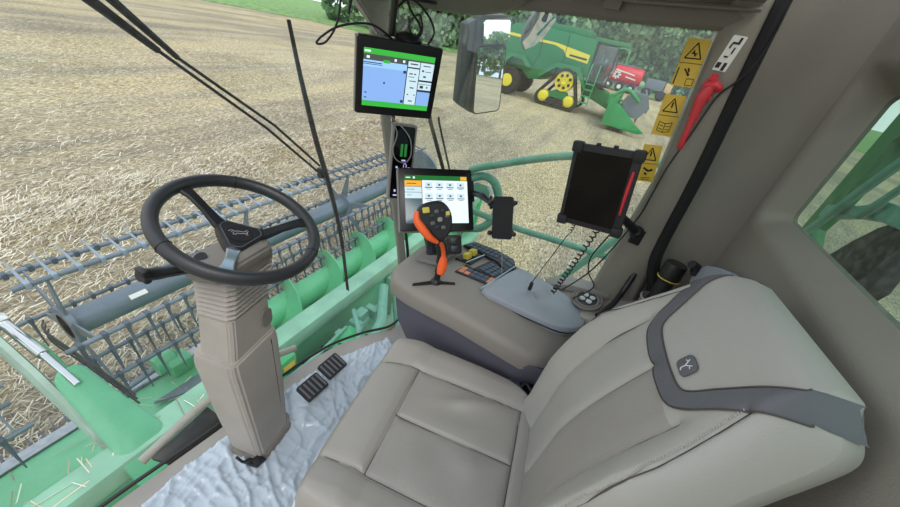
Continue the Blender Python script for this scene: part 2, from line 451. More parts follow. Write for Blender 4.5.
obj('body', bm, 'deep_green', ch)
bm = new()   # hood panel joints and grain tank
bm_box(bm, (24.3, Y(4.0), Z(3.95)), (2.0, 2.6, .35), .05)
obj('grain_tank', bm, 'deep_green', ch)
bm = new(); yz_prism(bm, [(Y(.2), Z(3.1)), (Y(.2), Z(3.25)), (Y(3.6), Z(3.22)), (Y(5.75), Z(2.98)), (Y(5.75), Z(2.55)), (Y(4.4), Z(2.65)), (Y(4.1), Z(2.95)), (Y(3.5), Z(3.1))], 22.985, 23.01)
obj('yellow_stripe', bm, 'yellow', ch, label='yellow stripe widening to a panel')
bm = new(); yz_prism(bm, [(Y(4.55), Z(2.73)), (Y(4.55), Z(2.82)), (Y(5.65), Z(2.78)), (Y(5.65), Z(2.68))], 22.975, 22.99); obj('lettering_band', bm, 'black', ch)
bm = new()
for u in (2.6, 4.2): bm_tube(bm, [(22.99, Y(u), Z(3.7)), (22.99, Y(u+.1), Z(2.5)), (22.99, Y(u-.3), Z(1.5))], .02, 6)
obj('panel_gap', bm, 'black', ch)
bm = new(); yz_prism(bm, [(Y(.8), Z(1.35)), (Y(.5), Z(1.9)), (Y(1.0), Z(2.25)), (Y(1.9), Z(2.25)), (Y(2.5), Z(1.7)), (Y(2.2), Z(1.7)), (Y(1.8), Z(2.05)), (Y(1.1), Z(2.05)), (Y(.8), Z(1.8))], 22.5, 23.1); obj('fender', bm, 'deep_green', ch)
bm = new(); wheel(bm, (22.75, Y(1.15), Z(.78)), .78, .55)
wh = obj('rear_wheel', bm, 'tyre', ch)
bm = new(); bm_lathe(bm, [(.05, -.3), (.34, -.27), (.38, -.2), (.38, .2)], (22.72, Y(1.15), Z(.78)), 'x', 24); obj('wheel_hub', bm, 'yellow', wh)
bm = new(); wheel(bm, (25.8, Y(1.15), Z(.78)), .78, .55); obj('rear_wheel', bm, 'tyre', ch)
def track(x, vis):
    bm = new()
    # triangular track: belt round drive wheel and two idlers
    path = []
    for (u, v, R, a0, a1) in ((5.55, .42, .4, -90, 40), (4.85, 1.45, .62, 40, 140), (3.75, .42, .4, 140, 270)):
        for k in range(9):
            a = math.radians(a0+(a1-a0)*k/8); path.append((Y(u+R*math.cos(a)), Z(v+R*math.sin(a))))
    rings = []
    cy_ = sum(p[0] for p in path)/len(path); cz_ = sum(p[1] for p in path)/len(path)
    for (y, z) in path:
        d = Vector((y-cy_, z-cz_)).normalized()*.08
        rings.append([(x-.3, y-d.x, z-d.y), (x+.3, y-d.x, z-d.y), (x+.3, y+d.x, z+d.y), (x-.3, y+d.x, z+d.y)])
    rings.append(rings[0]); bm_loft(bm, rings, caps=False)
    for k in range(len(path)):
        y, z = path[k]; bm_box(bm, (x, y, z), (.62, .08, .1))
    t = obj('track', bm, 'tyre', ch)
    if vis:
        bm = new(); bm_lathe(bm, [(.1, -.3), (.16, -.33), (.2, -.25), (.48, -.25), (.52, -.3), (.55, -.2), (.55, .2)], (x, Y(4.85), Z(1.45)), 'x', 28); obj('drive_wheel', bm, 'yellow', t)
        bm = new()
        for k in range(7):
            a = 2*PI*k/7; bm_lathe(bm, [(.085, -.32), (.085, -.2)], (x+.02, Y(4.85)+.34*math.cos(a), Z(1.45)+.34*math.sin(a)), 'x', 10)
        obj('wheel_hole', bm, 'black', t)
        for u in (5.5, 3.8):
            bm = new(); bm_lathe(bm, [(.05, -.34), (.2, -.34), (.3, -.28), (.34, -.2), (.34, .2)], (x, Y(u), Z(.46)), 'x', 20); obj('idler', bm, 'yellow', t)
        for u in (4.3, 4.65, 5.0):
            bm = new(); bm_lathe(bm, [(.05, -.3), (.2, -.3), (.22, .2)], (x, Y(u), Z(.3)), 'x', 16); obj('roller', bm, 'black', t)
        bm = new(); yz_prism(bm, [(Y(4.0), Z(.5)), (Y(4.0), Z(.7)), (Y(4.6), Z(1.0)), (Y(5.2), Z(.9)), (Y(5.5), Z(.5))], x-.2, x+.2); obj('track_frame', bm, 'deep_green', t)
track(22.75, True); track(25.8, False)
bm = new(); yz_prism(bm, [(Y(3.2), Z(1.35)), (Y(4.1), Z(2.05)), (Y(5.4), Z(2.05)), (Y(6.1), Z(1.3)), (Y(6.1), Z(1.5)), (Y(5.5), Z(2.3)), (Y(4.0), Z(2.3)), (Y(3.1), Z(1.6))], 22.45, 23.05); obj('track_fender', bm, 'deep_green', ch)
bm = new(); bm_prism(bm, [(23.3, Y(6.0), Z(1.7)), (23.3, Y(6.0), Z(3.55)), (23.3, Y(7.2), Z(3.65)), (23.3, Y(7.35), Z(2.6)), (23.3, Y(6.9), Z(1.7))], (2.0, 0, 0), .05); cb = obj('cab', bm, 'cab_glass', ch, label='tinted glass cab')
bm = new(); bm_box(bm, (24.3, Y(6.7), Z(3.78)), (2.2, 1.9, .22), .06); obj('cab_roof', bm, 'deep_green', cb)
bm = new()
for u, v in ((6.0, 0), (7.2, 0)): bm_box(bm, (23.28, Y(u), Z(2.65)), (.08, .08, 2.0))
bm_box(bm, (24.3, Y(6.6), Z(1.65)), (2.0, 1.3, .15)); bm_box(bm, (24.2, Y(6.4), Z(2.2)), (.5, .4, 1.0)); obj('cab_frame', bm, 'black', cb)
bm = new()   # ladder and mirror arm
for v in (.6, .95, 1.3, 1.6): bm_box(bm, (22.9, Y(6.35), Z(v)), (.4, .5, .05))
for u in (6.1, 6.6): bm_tube(bm, [(22.75, Y(u), Z(.5)), (22.85, Y(u), Z(2.6))], .03, 6)
bm_tube(bm, [(23.2, Y(7.2), Z(3.6)), (22.7, Y(7.8), Z(3.6)), (22.7, Y(7.9), Z(2.9))], .03, 6); obj('ladder', bm, 'jd_green', ch)
bm = new(); yz_prism(bm, [(Y(6.0), Z(1.0)), (Y(6.0), Z(1.8)), (Y(8.2), Z(1.1)), (Y(8.2), Z(.4))], 23.6, 25.0, .04); obj('feeder_house', bm, 'deep_green', ch)
# its header
bm = new(); yz_prism(bm, [(Y(8.0), Z(.1)), (Y(8.0), Z(1.35)), (Y(8.3), Z(1.35)), (Y(8.35), Z(.35)), (Y(9.4), Z(.15))], 20.6, 28.0, .02); hd = obj('header', bm, 'deep_green', ch)
bm = new(); yz_prism(bm, [(Y(7.95), Z(.1)), (Y(7.95), Z(1.35)), (Y(8.7), Z(1.1)), (Y(9.6), Z(.5)), (Y(10.3), Z(.15)), (Y(10.0), Z(.05))], 20.45, 20.65, .03); obj('end_divider', bm, 'mid_green', hd)
bm = new(); bm_tube(bm, smooth_path([(20.5, Y(8.0), Z(1.5)), (20.5, Y(8.6), Z(1.9)), (20.5, Y(9.4), Z(1.5))]), .09, 8); bm_box(bm, (20.9, Y(8.1), Z(1.3)), (.8, .5, .5), .05); bm_box(bm, (22.4, Y(8.1), Z(1.35)), (1.2, .4, .3), .05); obj('reel_arm', bm, 'mid_green', hd)
bm = new()
for k in range(6):
    a = k*PI/3; yy, zz = Y(9.3)+.62*math.cos(a), Z(1.3)+.62*math.sin(a)
    bm_tube(bm, [(20.7, yy, zz), (28, yy, zz)], .05, 5)
    for j in range(40): x = 20.8+j*.18; bm_tube(bm, [(x, yy, zz), (x, yy, zz-.28)], .02, 4)
bm_tube(bm, [(20.7, Y(9.2), Z(1.25)), (28, Y(9.2), Z(1.25))], .12, 8); bm_lathe(bm, [(.68, -.03), (.68, .03)], (20.72, Y(9.3), Z(1.3)), 'x', 6); obj('reel', bm, 'grey_steel', hd)
bm = new(); bm_tube(bm, [(24, Y(8.7), Z(.7)), (28, Y(8.7), Z(.7))], .3, 12)
bm_tube(bm, [(20.8, Y(8.1), Z(1.4)), (20.8, Y(9.2), Z(1.3))], .07, 6); obj('feed_auger', bm, 'jd_green', hd)

# ------------------------------------------------------------------ red trailer and drawbar machine beyond it
TX = 56.5; tz = gz(TX, 2)+.05
rt = thing('tanker_trailer', 'red tanker trailer with a white mark on its flank parked at the wood edge', 'trailer', (TX, 0, tz))
bm = new(); rings = []
for y, s in ((6.6, .35), (6.3, .8), (5.6, 1.0), (3, 1.05), (0.2, 1.0), (-.1, .9), (-.2, .8)):
    rings.append([(TX+1.4*s*math.cos(2*PI*k/20), y, tz+2.75+1.45*s*math.sin(2*PI*k/20)) for k in range(20)])
bm_loft(bm, rings); obj('tank', bm, 'red_paint', rt)
bm = new()
bm_prism(bm, [(TX-1.5, 5.2, tz+3.3), (TX-1.5, 5.2, tz+3.5), (TX-1.5, 1.2, tz+3.1), (TX-1.5, 1.2, tz+2.9)], (.03, 0, 0))
for a in (0, 45, 90, 135):
    r = math.radians(a); d = Vector((0, math.cos(r), math.sin(r)))*.75; e = Vector((0, -math.sin(r), math.cos(r)))*.12; c = Vector((TX-1.52, 4.2, tz+2.6))
    bm_prism(bm, [c-d-e, c+d-e, c+d+e, c-d+e], (.03, 0, 0))
bm_prism(bm, [(TX-1.5, 2.6, tz+2.4), (TX-1.5, 2.6, tz+2.6), (TX-1.5, .8, tz+2.4), (TX-1.5, .8, tz+2.2)], (.03, 0, 0)); obj('white_mark', bm, 'label_white', rt)
bm = new(); bm_box(bm, (TX, 3, tz+1.3), (1.2, 7, .3)); bm_box(bm, (TX, 3, tz+4.3), (1.2, 4.5, .25)); obj('chassis', bm, 'grey_steel', rt)
for y in (5.2, 3.1, 1.1):
    for sx in (-1.1, 1.1):
        bm = new(); wheel(bm, (TX+sx, y, tz+.75), .75, .5); q = obj('wheel', bm, 'tyre', rt)
        if sx < 0:
            bm = new(); bm_lathe(bm, [(.05, -.3), (.35, -.28), (.4, 0)], (TX+sx, y, tz+.75), 'x', 16); obj('wheel_hub', bm, 'label_white', q)
gt = thing('tractor', 'grey and tan tractor end seen beyond the red tanker', 'tractor', (TX, -3, tz))
bm = new(); bm_box(bm, (TX, -2.3, tz+2.3), (2.2, 3.2, 1.7), .2); obj('engine_hood', bm, 'grey_steel', gt)
bm = new(); bm_box(bm, (TX, -4.6, tz+2.2), (2.0, 1.2, 1.6), .25); obj('counterweight', bm, 'tan', gt)
for y in (-1.4, -3.9):
    for sx in (-1, 1):
        bm = new(); wheel(bm, (TX+sx, y, tz+.8), .8, .5); obj('wheel', bm, 'tyre', gt)
rt.scale = gt.scale = (.72, .72, .72); gt.location = (TX, -2.4, tz)
# ------------------------------------------------------------------ the header in front of the cab
hz = thing('combine_header', 'wide green harvester header carried in front of the cab', 'header', (1.2, 2.2, -1.95))
XL, XR = -3.2, 5.15
bm = new(); bm_box(bm, ((XL+XR)/2, 1.715, -.98), (XR-XL, .17, .16), .012); obj('top_beam', bm, 'header_green', hz)
bm = new()
bm_prism(bm, [(XL, 1.66, -1.06), (XL, 1.62, -1.75), (XL, 1.66, -1.75), (XL, 1.70, -1.06)], (XR-XL, 0, 0)); obj('rear_wall', bm, 'hood_green', hz)
bm = new()   # lower cross tube and uprights behind the header
bm_box(bm, ((XL+XR)/2, 1.56, -1.72), (XR-XL, .16, .16), .01)
for x in (-2.4, -1.2, 2.3, 3.3, 4.3): bm_box(bm, (x, 1.58, -1.4), (.09, .12, .62), .008)
obj('lower_beam', bm, 'header_green', hz)
bm = new()
bm_prism(bm, [(XL, 1.8, -1.06), (XL, 1.80, -.99), (XL, 2.15, -1.50), (XL, 2.5, -1.74), (XL, 2.86, -1.83), (XL, 2.86, -1.86), (XL, 2.4, -1.80), (XL, 2.0, -1.6)], (XR-XL, 0, 0)); obj('table', bm, 'bright_green', hz)
bm = new(); bm_box(bm, ((XL+XR)/2, 2.93, -1.85), (XR-XL, .11, .035), .006); bm_box(bm, ((XL+XR)/2, 2.88, -1.825), (XR-XL, .02, .03)); cut = obj('cutter_bar', bm, 'steel_strip', hz)
bm = new()
for i in range(int((XR-XL)/.0762)):
    x = XL+.04+i*.0762; bm_prism(bm, [(x-.012, 2.97, -1.87), (x+.012, 2.97, -1.87), (x+.003, 3.09, -1.86), (x-.003, 3.09, -1.86)], (0, 0, .02))
obj('knife_guards', bm, 'tine', cut)
# feed auger, right of the column, with green helical flighting
AY, AZ, AR = 2.42, -1.42, .35
bm = new(); bm_tube(bm, [(.75, AY, AZ), (XR-.1, AY, AZ)], .15, 24); au = obj('feed_auger', bm, 'bright_green', hz)
bm = new(); pitch = .635; N = int((XR-.1-.75)/pitch*28); prev = None
for i in range(N+1):
    x = .75+i*pitch/28; a = -2*PI*(x-1.526)/pitch+PI/2
    c_, s_ = math.cos(a), math.sin(a)
    q = [bm.verts.new((x+dx, AY+r*c_, AZ+r*s_)) for dx, r in ((-.05, .14), (-.02, .24), (-.006, AR), (.006, AR), (.02, .24), (.05, .14))]
    if prev:
        for k in range(5): bm.faces.new((prev[k], prev[k+1], q[k+1], q[k]))
    prev = q
obj('flighting', bm, 'bright_green', au)
bm = new(); bm_prism(bm, [(XR, 1.6, -1.8), (XR, 1.6, -.9), (XR, 2.3, -.95), (XR, 3.2, -1.5), (XR, 3.5, -1.85)], (.05, 0, 0), .01); obj('end_panel', bm, 'jd_green', hz)
# gear case and drive shaft at the table edge
bm = new(); bm_box(bm, (.50, 2.78, -1.70), (.20, .18, .16), .03); bm_lathe(bm, [(.03, -.1), (.09, -.1), (.1, -.06), (.1, .06), (.07, .1)], (.44, 2.86, -1.68), 'x', 18); obj('knife_gearbox', bm, 'bright_green', hz)
bm = new(); bm_tube(bm, [(.44, 2.9, -1.72), (.02, 2.93, -1.80)], .028, 10); obj('drive_shaft', bm, 'reel_steel', hz)
bm = new(); bm_prism(bm, [(.15, 2.55, -1.74), (.62, 2.50, -1.70), (.9, 2.3, -1.60), (.9, 2.14, -1.46), (.5, 2.16, -1.49), (.28, 2.36, -1.62)], (0, .0, .03)); obj('cover_plate', bm, 'reel_steel', hz)
# straw stuck on the table
bm = new(); rnd = random.Random(5)
for i in range(46):
    x = rnd.uniform(-1.2, .5); t = rnd.random()
    if rnd.random() < .5: y = 2.2+t*.6; z = -1.50-(y-2.15)*.5 if y < 2.5 else -1.74-(y-2.5)*.25; z += .012
    else: y = rnd.uniform(1.64, 1.79); z = -.897
    straw_blade(bm, x, y, z, rnd.uniform(.06, .22), .007, rnd.uniform(0, PI), 0)
obj('stray_straw', bm, 'straw_loose', hz, kind='stuff', recalc=False)
# the centre arm that carries the reel, with its hood and hydraulic cylinder
bm = new()
def ring_box(c, wx, hz_, tilt=0):
    x, y, z = c; s, c_ = math.sin(tilt), math.cos(tilt)
    out = []
    for px, pz in ((-wx/2, -hz_/2), (-wx/2, hz_*.25), (-wx*.28, hz_/2), (wx*.28, hz_/2), (wx/2, hz_*.25), (wx/2, -hz_/2)): out.append((x+px, y+pz*s, z+pz*c_))
    return out
bm_loft(bm, [ring_box((-.190, 1.585, -.975), .285, .20, .75), ring_box((-.195, 1.69, -.935), .245, .22, .75), ring_box((-.215, 1.95, -.80), .19, .22, .75), ring_box((-.228, 2.20, -.68), .15, .17, .6)])
bmesh.ops.bevel(bm, geom=bm.edges[:], offset=.008, segments=2, affect='EDGES')
obj('arm_hood', bm, 'hood_green', hz, label='green folded hood over the centre arm')
bm = new(); bm_loft(bm, [ring_box((-.30, 1.9, -.98), .05, .16, .6), ring_box((-.325, 2.3, -.70), .05, .18, .4), ring_box((-.34, 2.75, -.60), .05, .18, .1), ring_box((-.33, 3.05, -.72), .05, .14, -.2)]); arm = obj('reel_arm', bm, 'arm_grey', hz)
bm = new(); bm_tube(bm, [(-.235, 2.12, -.66), (-.250, 2.42, -.575)], .020, 12); bm_tube(bm, [(-.250, 2.40, -.58), (-.268, 2.78, -.55)], .030, 12); bm_box(bm, (-.27, 2.82, -.55), (.07, .08, .07), .01); obj('hydraulic_cylinder', bm, 'chrome', arm, label='chrome rod of the hydraulic cylinder')
bm = new(); bm_loft(bm, [ring_box((-.21, 2.15, -.78), .03, .14, .5), ring_box((-.215, 2.5, -.68), .03, .12, .2), ring_box((-.22, 2.95, -.78), .03, .12, -.2)]); obj('cylinder_bracket', bm, 'jd_green', arm)
bm = new()
for z in (-.74, -.78, -.83): bm_tube(bm, smooth_path([(-.05, 2.05, z-.2), (-.12, 2.4, z+.02), (-.15, 2.7, z+.08), (-.10, 2.93, z)]), .006, 8)
obj('hydraulic_hose', bm, 'hose', arm)
# feeder house, pipes and hoses between the header and the cab
fh = thing('feeder_house', 'green feeder house with pipes and hoses seen low through the windscreen', 'feeder house', (.9, 1.1, -1.6))
bm = new(); bm_prism(bm, [(.15, 1.52, -1.15), (.15, 1.52, -1.8), (.15, .7, -1.5), (.15, .7, -1.0)], (1.3, 0, 0), .02); obj('housing', bm, 'header_green', fh)
bm = new()
bm_box(bm, (.42, 1.30, -1.02), (.32, .24, .20), .03); bm_box(bm, (1.2, 1.32, -1.08), (.3, .2, .16), .02); obj('valve_box', bm, 'jd_green', fh)
bm = new(); bm_box(bm, (.46, 1.24, -.52), (.15, .10, .11), .02); bm_box(bm, (.47, 1.27, -.80), (.05, .04, .50), .005); lb_ = obj('lamp_box', bm, 'jd_green', fh)
bm = new(); bm_box(bm, (.47, 1.188, -.53), (.085, .004, .045)); obj('caution_label', bm, 'sticker', lb_, label='small orange caution label')
bm = new()
for k, (a, b, c_) in enumerate((((.25, 1.5, -1.02), (.7, 1.35, -.92), (1.3, 1.42, -1.0)), ((.5, 1.5, -1.1), (.9, 1.2, -.98), (1.6, 1.4, -1.1)), ((.7, 1.52, -1.2), (1.1, 1.3, -1.0), (1.9, 1.5, -1.2)), ((.9, 1.1, -1.0), (1.2, 1.2, -.9), (1.5, 1.5, -.98)))):
    bm_tube(bm, smooth_path([a, b, c_]), .022 if k % 2 else .016, 8)
obj('hydraulic_pipe', bm, 'rail_green', fh)
bm = new()
for k in range(5):
    x = .85+k*.11; bm_tube(bm, smooth_path([(x, 1.5, -1.12), (x+.05, 1.3, -.96-.02*k), (x+.12, 1.0, -1.05)]), .014, 8)
obj('hose', bm, 'hose', fh)
bm = new()
bm_tube(bm, [(1.0, 1.05, -1.0), (1.55, 1.2, -.98), (2.0, 1.5, -1.0)], .05, 10); bm_box(bm, (1.55, 1.45, -1.2), (.14, .1, .4), .02)
bm_tube(bm, [(1.5, .9, -1.3), (2.3, 1.5, -1.35)], .045, 10)
for x in (1.25, 1.45, 1.7): bm_box(bm, (x, 1.42, -1.1), (.08, .14, .12), .015)
obj('lift_strut', bm, 'rail_green', fh)

# ------------------------------------------------------------------ reels
RY, RZ, RR = 2.93, -.87, .50
def reel(name_label, x0, x1, spiders, nmax, rot0=40, over=0, overr=0):
    t = thing('pickup_reel', name_label, 'reel', ((x0+x1)/2, RY, RZ))
    bm = new(); bm_tube(bm, [(x0, RY, RZ), (x1, RY, RZ)], .105, 24); obj('reel_tube', bm, 'reel_tube', t)
    ang = [math.radians(rot0+60*k) for k in range(6)]
    for x in spiders:
        bm = new()
        bm_lathe(bm, [(.10, -.02), (.17, -.02), (.17, .02), (.10, .02)], (x, RY, RZ), 'x', 18)
        for a in ang:
            d = Vector((0, math.cos(a), math.sin(a))); e = Vector((0, -math.sin(a), math.cos(a))); c = Vector((x-.006, RY, RZ))
            bm_prism(bm, [c+d*.12-e*.055, c+d*.12+e*.055, c+d*RR+e*.014, c+d*RR-e*.014], (.012, 0, 0))
        obj('spider', bm, 'reel_steel', t)
    left = nmax; rest = new(); nrest = 0; x0 -= over; x1 += overr
    for k, a in enumerate(ang):
        by, bz = RY+RR*math.cos(a), RZ+RR*math.sin(a)
        bm = new(); bm_tube(bm, [(x0, by, bz), (x1, by, bz)], .019, 10)
        front = k in (0, 1)
        # tine direction: near the front top the fingers swing forward, elsewhere they hang down
        d = {0: Vector((0, .55, -.22)), 1: Vector((0, .75, .20))}.get(k, Vector((0, -.30, -.95))).normalized()
        bat = obj('bat', bm, 'reel_steel', t)
        tm = new(); o_ = Vector((0, by, bz)); L = .26
        bm_tube(tm, [o_-d*.02, o_+d*.04, o_+d*L], [.013, .012, .004], 6)
        bm_box(tm, o_, (.03, .05, .05), .006)
        n_ = int((x1-x0-.04)/.13); proto = None
        for i in range(n_):
            x = x0+.07+i*.13
            near = (x < 2.35 and x > -1.0)
            if near and left > 0:
                left -= 1
                if proto is None:
                    p2 = tm.copy(); bmesh.ops.translate(p2, vec=(x, 0, 0), verts=p2.verts)
                    bmesh.ops.translate(p2, vec=(-x, -by, -bz), verts=p2.verts)
                    bmesh.ops.recalc_face_normals(p2, faces=p2.faces)
                    proto = obj('tine', p2, 'tine_light' if k == 1 else 'tine', bat, world=False)
                    proto.location = (x-t.location.x, by-RY, bz-RZ)
                else:
                    c = proto.copy(); C.objects.link(c); c.location = (x-t.location.x, by-RY, bz-RZ)
            else:
                nrest += 1; p2 = tm.copy(); merge(rest, p2, Matrix.Translation((x, 0, 0)))
        tm.free()
    if nrest: obj('tine', rest, 'tine', t, kind='stuff')
    else: rest.free()
    return t
r1 = reel('long grey reel with spring tines to the right of the centre arm', -.02, 5.0, (0.0, 1.45, 2.95, 4.45), 100, over=.14)
bm = new(); bm_lathe(bm, [(.05, 0), (.40, 0), (.42, .02), (.40, .04), (.05, .04)], (5.03, RY, RZ), 'x', 32); obj('end_shield', bm, 'grey_steel', r1)
bm = new(); bm_box(bm, (.42, RY-.075, RZ+.055), (.12, .04, .05), rot=Euler((.6, 0, 0)).to_matrix()); obj('decal', bm, 'label_white', r1, label='white decal on the reel tube')
r2 = reel('grey reel section with spring tines to the left of the centre arm', -2.6, -.50, (-2.5, -1.5, -.52), 100, overr=.06)

# ------------------------------------------------------------------ cab shell
bm = new()   # floor follows the curve of the windscreen
fl = [(-.9, -.7), (-.9, .90), (-.50, .875), (-.16, .835), (.13, .82), (.30, .80), (.434, .765), (.58, .69), (.70, .60), (.80, .585), (.84, .54), (.84, -.7)]
bm_prism(bm, [(x, y, -.05) for x, y in fl], (0, 0, .05), .006); obj('floor', bm, 'floor', kind='structure')
bm = new(); bm_tube(bm, smooth_path([(-.95, .925, .004), (-.50, .895, .004), (-.16, .852, .004), (.13, .835, .004), (.30, .815, .004), (.434, .78, .006), (.58, .705, .01), (.70, .615, .02), (.80, .60, .05), (.83, .62, .12)], 5), .007, 8); obj('trim_1', bm, 'black', kind='structure', label='black rubber seal along the foot of the windscreen')
# windscreen: a curved pane leaning forward
bm = new(); wp = [(-1.0, .93), (-.5, .90), (-.16, .857), (.13, .84), (.30, .82), (.434, .785), (.58, .71), (.70, .62), (.80, .60)]
rings = []
cols = smooth_path([(x, y, 0) for x, y in wp], 4); prev = None
for p in cols:
    lean = .30*(1-max(0, (p.x-.2))/.6*.35)
    col = [bm.verts.new((p.x, p.y+lean*(t if t < .2 else t)**.9*1.0, -.02+1.72*t)) for t in [i/10 for i in range(11)]]
    if prev:
        for a in range(10): bm.faces.new((prev[a], col[a], col[a+1], prev[a+1]))
    prev = col
obj('window_1', bm, 'windshield_glass', kind='structure', recalc=False)
# right side pane, sloping with the front post
bm = new(); bm_prism(bm, [(.815, .60, .2), (.815, .86, 1.62), (.815, -.27, 1.68), (.815, -.30, .2)], (.004, 0, 0)); obj('window_2', bm, 'side_glass', kind='structure')
# right front post
bm = new()
pth = smooth_path([(.80, .60, .05), (.80, .655, .42), (.80, .74, .745), (.80, .835, 1.107), (.80, .93, 1.45), (.80, .97, 1.7)], 5)
bm_tube(bm, pth, .024, 4, flat=(.9, 1.2)); bmesh.ops.bevel(bm, geom=bm.edges[:], offset=.004, affect='EDGES'); obj('trim_2', bm, 'pillar', kind='structure', sharp=50)
bm = new(); bm_tube(bm, [p+Vector((.012, -.035, 0)) for p in pth], .008, 8); obj('trim_3', bm, 'rubber', kind='structure')
# right rear door pillar, with the black seal behind it
bm = new(); bm_prism(bm, [(.835, -.275, .62), (.80, -.280, .62), (.790, -.288, .62), (.781, -.372, .62), (.80, -.395, .62), (.86, -.40, .62), (.86, -.275, .62)], (0, 0, .58), .0)
t2 = new(); bm_prism(t2, [(.835, -.275, 1.2), (.80, -.280, 1.2), (.790, -.288, 1.2), (.781, -.372, 1.2), (.80, -.395, 1.2), (.86, -.40, 1.2), (.86, -.275, 1.2)], (0, 0, .82), .0); merge(bm, t2); bmesh.ops.remove_doubles(bm, verts=bm.verts, dist=1e-5)
for v in bm.verts:
    if v.co.z > 1.2: v.co.y += .10*(v.co.z-1.2)
    if v.co.z < .9: v.co.y += (-.04 if v.co.y < -.33 else .02)*(.9-v.co.z)/.28
obj('trim_4', bm, 'pillar', kind='structure', sharp=50)
bm = new(); sp = smooth_path([(.785, -.47, .70), (.782, -.452, .82), (.785, -.405, .93), (.79, -.390, 1.05), (.79, -.378, 1.26), (.79, -.350, 1.55), (.79, -.312, 1.98)], 6)
bm_tube(bm, sp, .021, 8, flat=(1, 1)); obj('trim_5', bm, 'black_matt', kind='structure')
# rear wall with a recessed window, and the panel that turns the corner to the pillar
WY, GY = -.56, -.625
Xr, Zb, Zt = .745, 1.19, 1.60      # crease round the recess
gx, gb, gt_ = .765, 1.225, 1.575   # glass edge seen inside
bm = new()
def strip(rows):
    vs = [[bm.verts.new(p) for p in r] for r in rows]
    for a, b in zip(vs, vs[1:]):
        for k in range(len(a)-1): bm.faces.new((a[k], a[k+1], b[k+1], b[k]))
zs = [.55, .8, 1.0, 1.19, 1.3, 1.45, 1.60, 1.72, 1.85, 2.0]
prof = [(.79, -.375), (.825, -.42), (.835, -.46), (.83, -.50), (.812, -.53), (.79, -.55), (.765, WY)]
strip([[(x, y+(.13*max(0, z-1.2) if k_ == 0 else .07*max(0, z-1.2) if k_ == 1 else 0), z) for k_, (x, y) in enumerate(prof)] for z in zs])
obj('wall_right', bm, 'liner', kind='structure', recalc=False, sharp=60)
bm = new()
x0 = -1.1
outer = [(x0, .30), (Xr+.02, .30), (Xr+.02, 1.80), (x0, 1.80)]
# frame around the recess: bottom, right, top, with rounded corner
def rect_loop(xr, zb, zt, r, y, xl=x0+.25):
    pts = []
    for cx_, cz_, a0 in ((xr-r, zb+r, -90), (xr-r, zt-r, 0), (xl+r, zt-r, 90), (xl+r, zb+r, 180)):
        for k in range(7):
            a = math.radians(a0+90*k/6); pts.append((cx_+r*math.cos(a), y, cz_+r*math.sin(a)))
    return pts
loops = [rect_loop(Xr+.02, .30, 2.0, .001, WY, x0), rect_loop(Xr+.012, Zb-.015, Zt+.03, .05, WY), rect_loop(Xr, Zb, Zt+.015, .05, WY-.006), rect_loop(Xr-.012, Zb+.012, Zt+.004, .045, WY-.02), rect_loop(gx-.03, gb-.004, gt_+.002, .03, GY+.004), rect_loop(gx-.045, gb+.008, gt_-.01, .025, GY-.02)]
vs = [[bm.verts.new(p) for p in l_] for l_ in loops]
for a, b in zip(vs, vs[1:]):
    for k in range(len(a)): bm.faces.new((a[k], a[(k+1) % len(a)], b[(k+1) % len(a)], b[k]))
bmesh.ops.dissolve_degenerate(bm, dist=1e-6, edges=bm.edges)
obj('wall_rear', bm, 'liner', kind='structure', recalc=False, sharp=70)
bm = new(); t_ = rect_loop(gx, gb-.02, gt_+.01, .03, GY-.012); bm.faces.new([bm.verts.new(p) for p in t_]); obj('window_3', bm, 'rear_glass', kind='structure', recalc=False)
# ceiling: headliner over the right of the cab and its edge trim
bm = new()
rows = []
for x in (.0, .2, .4, .55, .68, .76, .80, .83):
    rows.append([(x, y, (1.74 if x < .6 else 1.74-.075*((x-.6)/.23)**1.5)+(.02 if -.5 < y < .8 else 0)) for y in (-.30, -.2, 0, .3, .6, .8, 1.0, 1.2)])
strip([[(*p,) for p in r] for r in rows]); obj('ceiling', bm, 'liner', kind='structure', recalc=False, sharp=60)
bm = new(); pts = [(.80, -.31, 1.672), (.80, 0, 1.645), (.80, .3, 1.628), (.80, .55, 1.60), (.80, .95, 1.60)]
bm_tube(bm, smooth_path(pts, 5), .028, 8, flat=(.5, 1.1)); bm_tube(bm, [(.772, -.3, 1.69), (.772, .0, 1.665), (.772, .35, 1.65)], .006, 6)
bm_box(bm, (.775, .06, 1.65), (.03, .05, .03), .006); obj('trim_6', bm, 'cab_plastic_dark', kind='structure')
# roof corner module bulging down ahead of the side pane, and gusset at the front post
bm = new()
sec = []
for y, dz, w_ in ((.30, .0, .05), (.38, .045, .12), (.50, .075, .18), (.64, .085, .2), (.78, .085, .2), (.95, .05, .2)):
    sec.append([(.86, y, 1.73), (.86, y, 1.66-dz*.6), (.83, y, 1.63-dz), (.80-w_*.5, y, 1.625-dz), (.78-w_, y, 1.66-dz*.6), (.77-w_, y, 1.73)])
bm_loft(bm, sec); bmesh.ops.bevel(bm, geom=bm.edges[:], offset=.008, segments=2, affect='EDGES'); obj('trim_7', bm, 'cab_plastic_dark', kind='structure')
bm = new(); bm_loft(bm, [[(.44, .90, 1.66), (.80, .86, 1.66), (.84, .92, 1.66), (.50, .98, 1.66)], [(.60, .88, 1.54), (.80, .86, 1.54), (.84, .91, 1.54), (.62, .94, 1.54)], [(.76, .87, 1.42), (.80, .86, 1.42), (.83, .89, 1.42), (.78, .90, 1.42)]]); bmesh.ops.bevel(bm, geom=bm.edges[:], offset=.008, segments=2, affect='EDGES'); obj('trim_8', bm, 'cab_plastic', kind='structure')
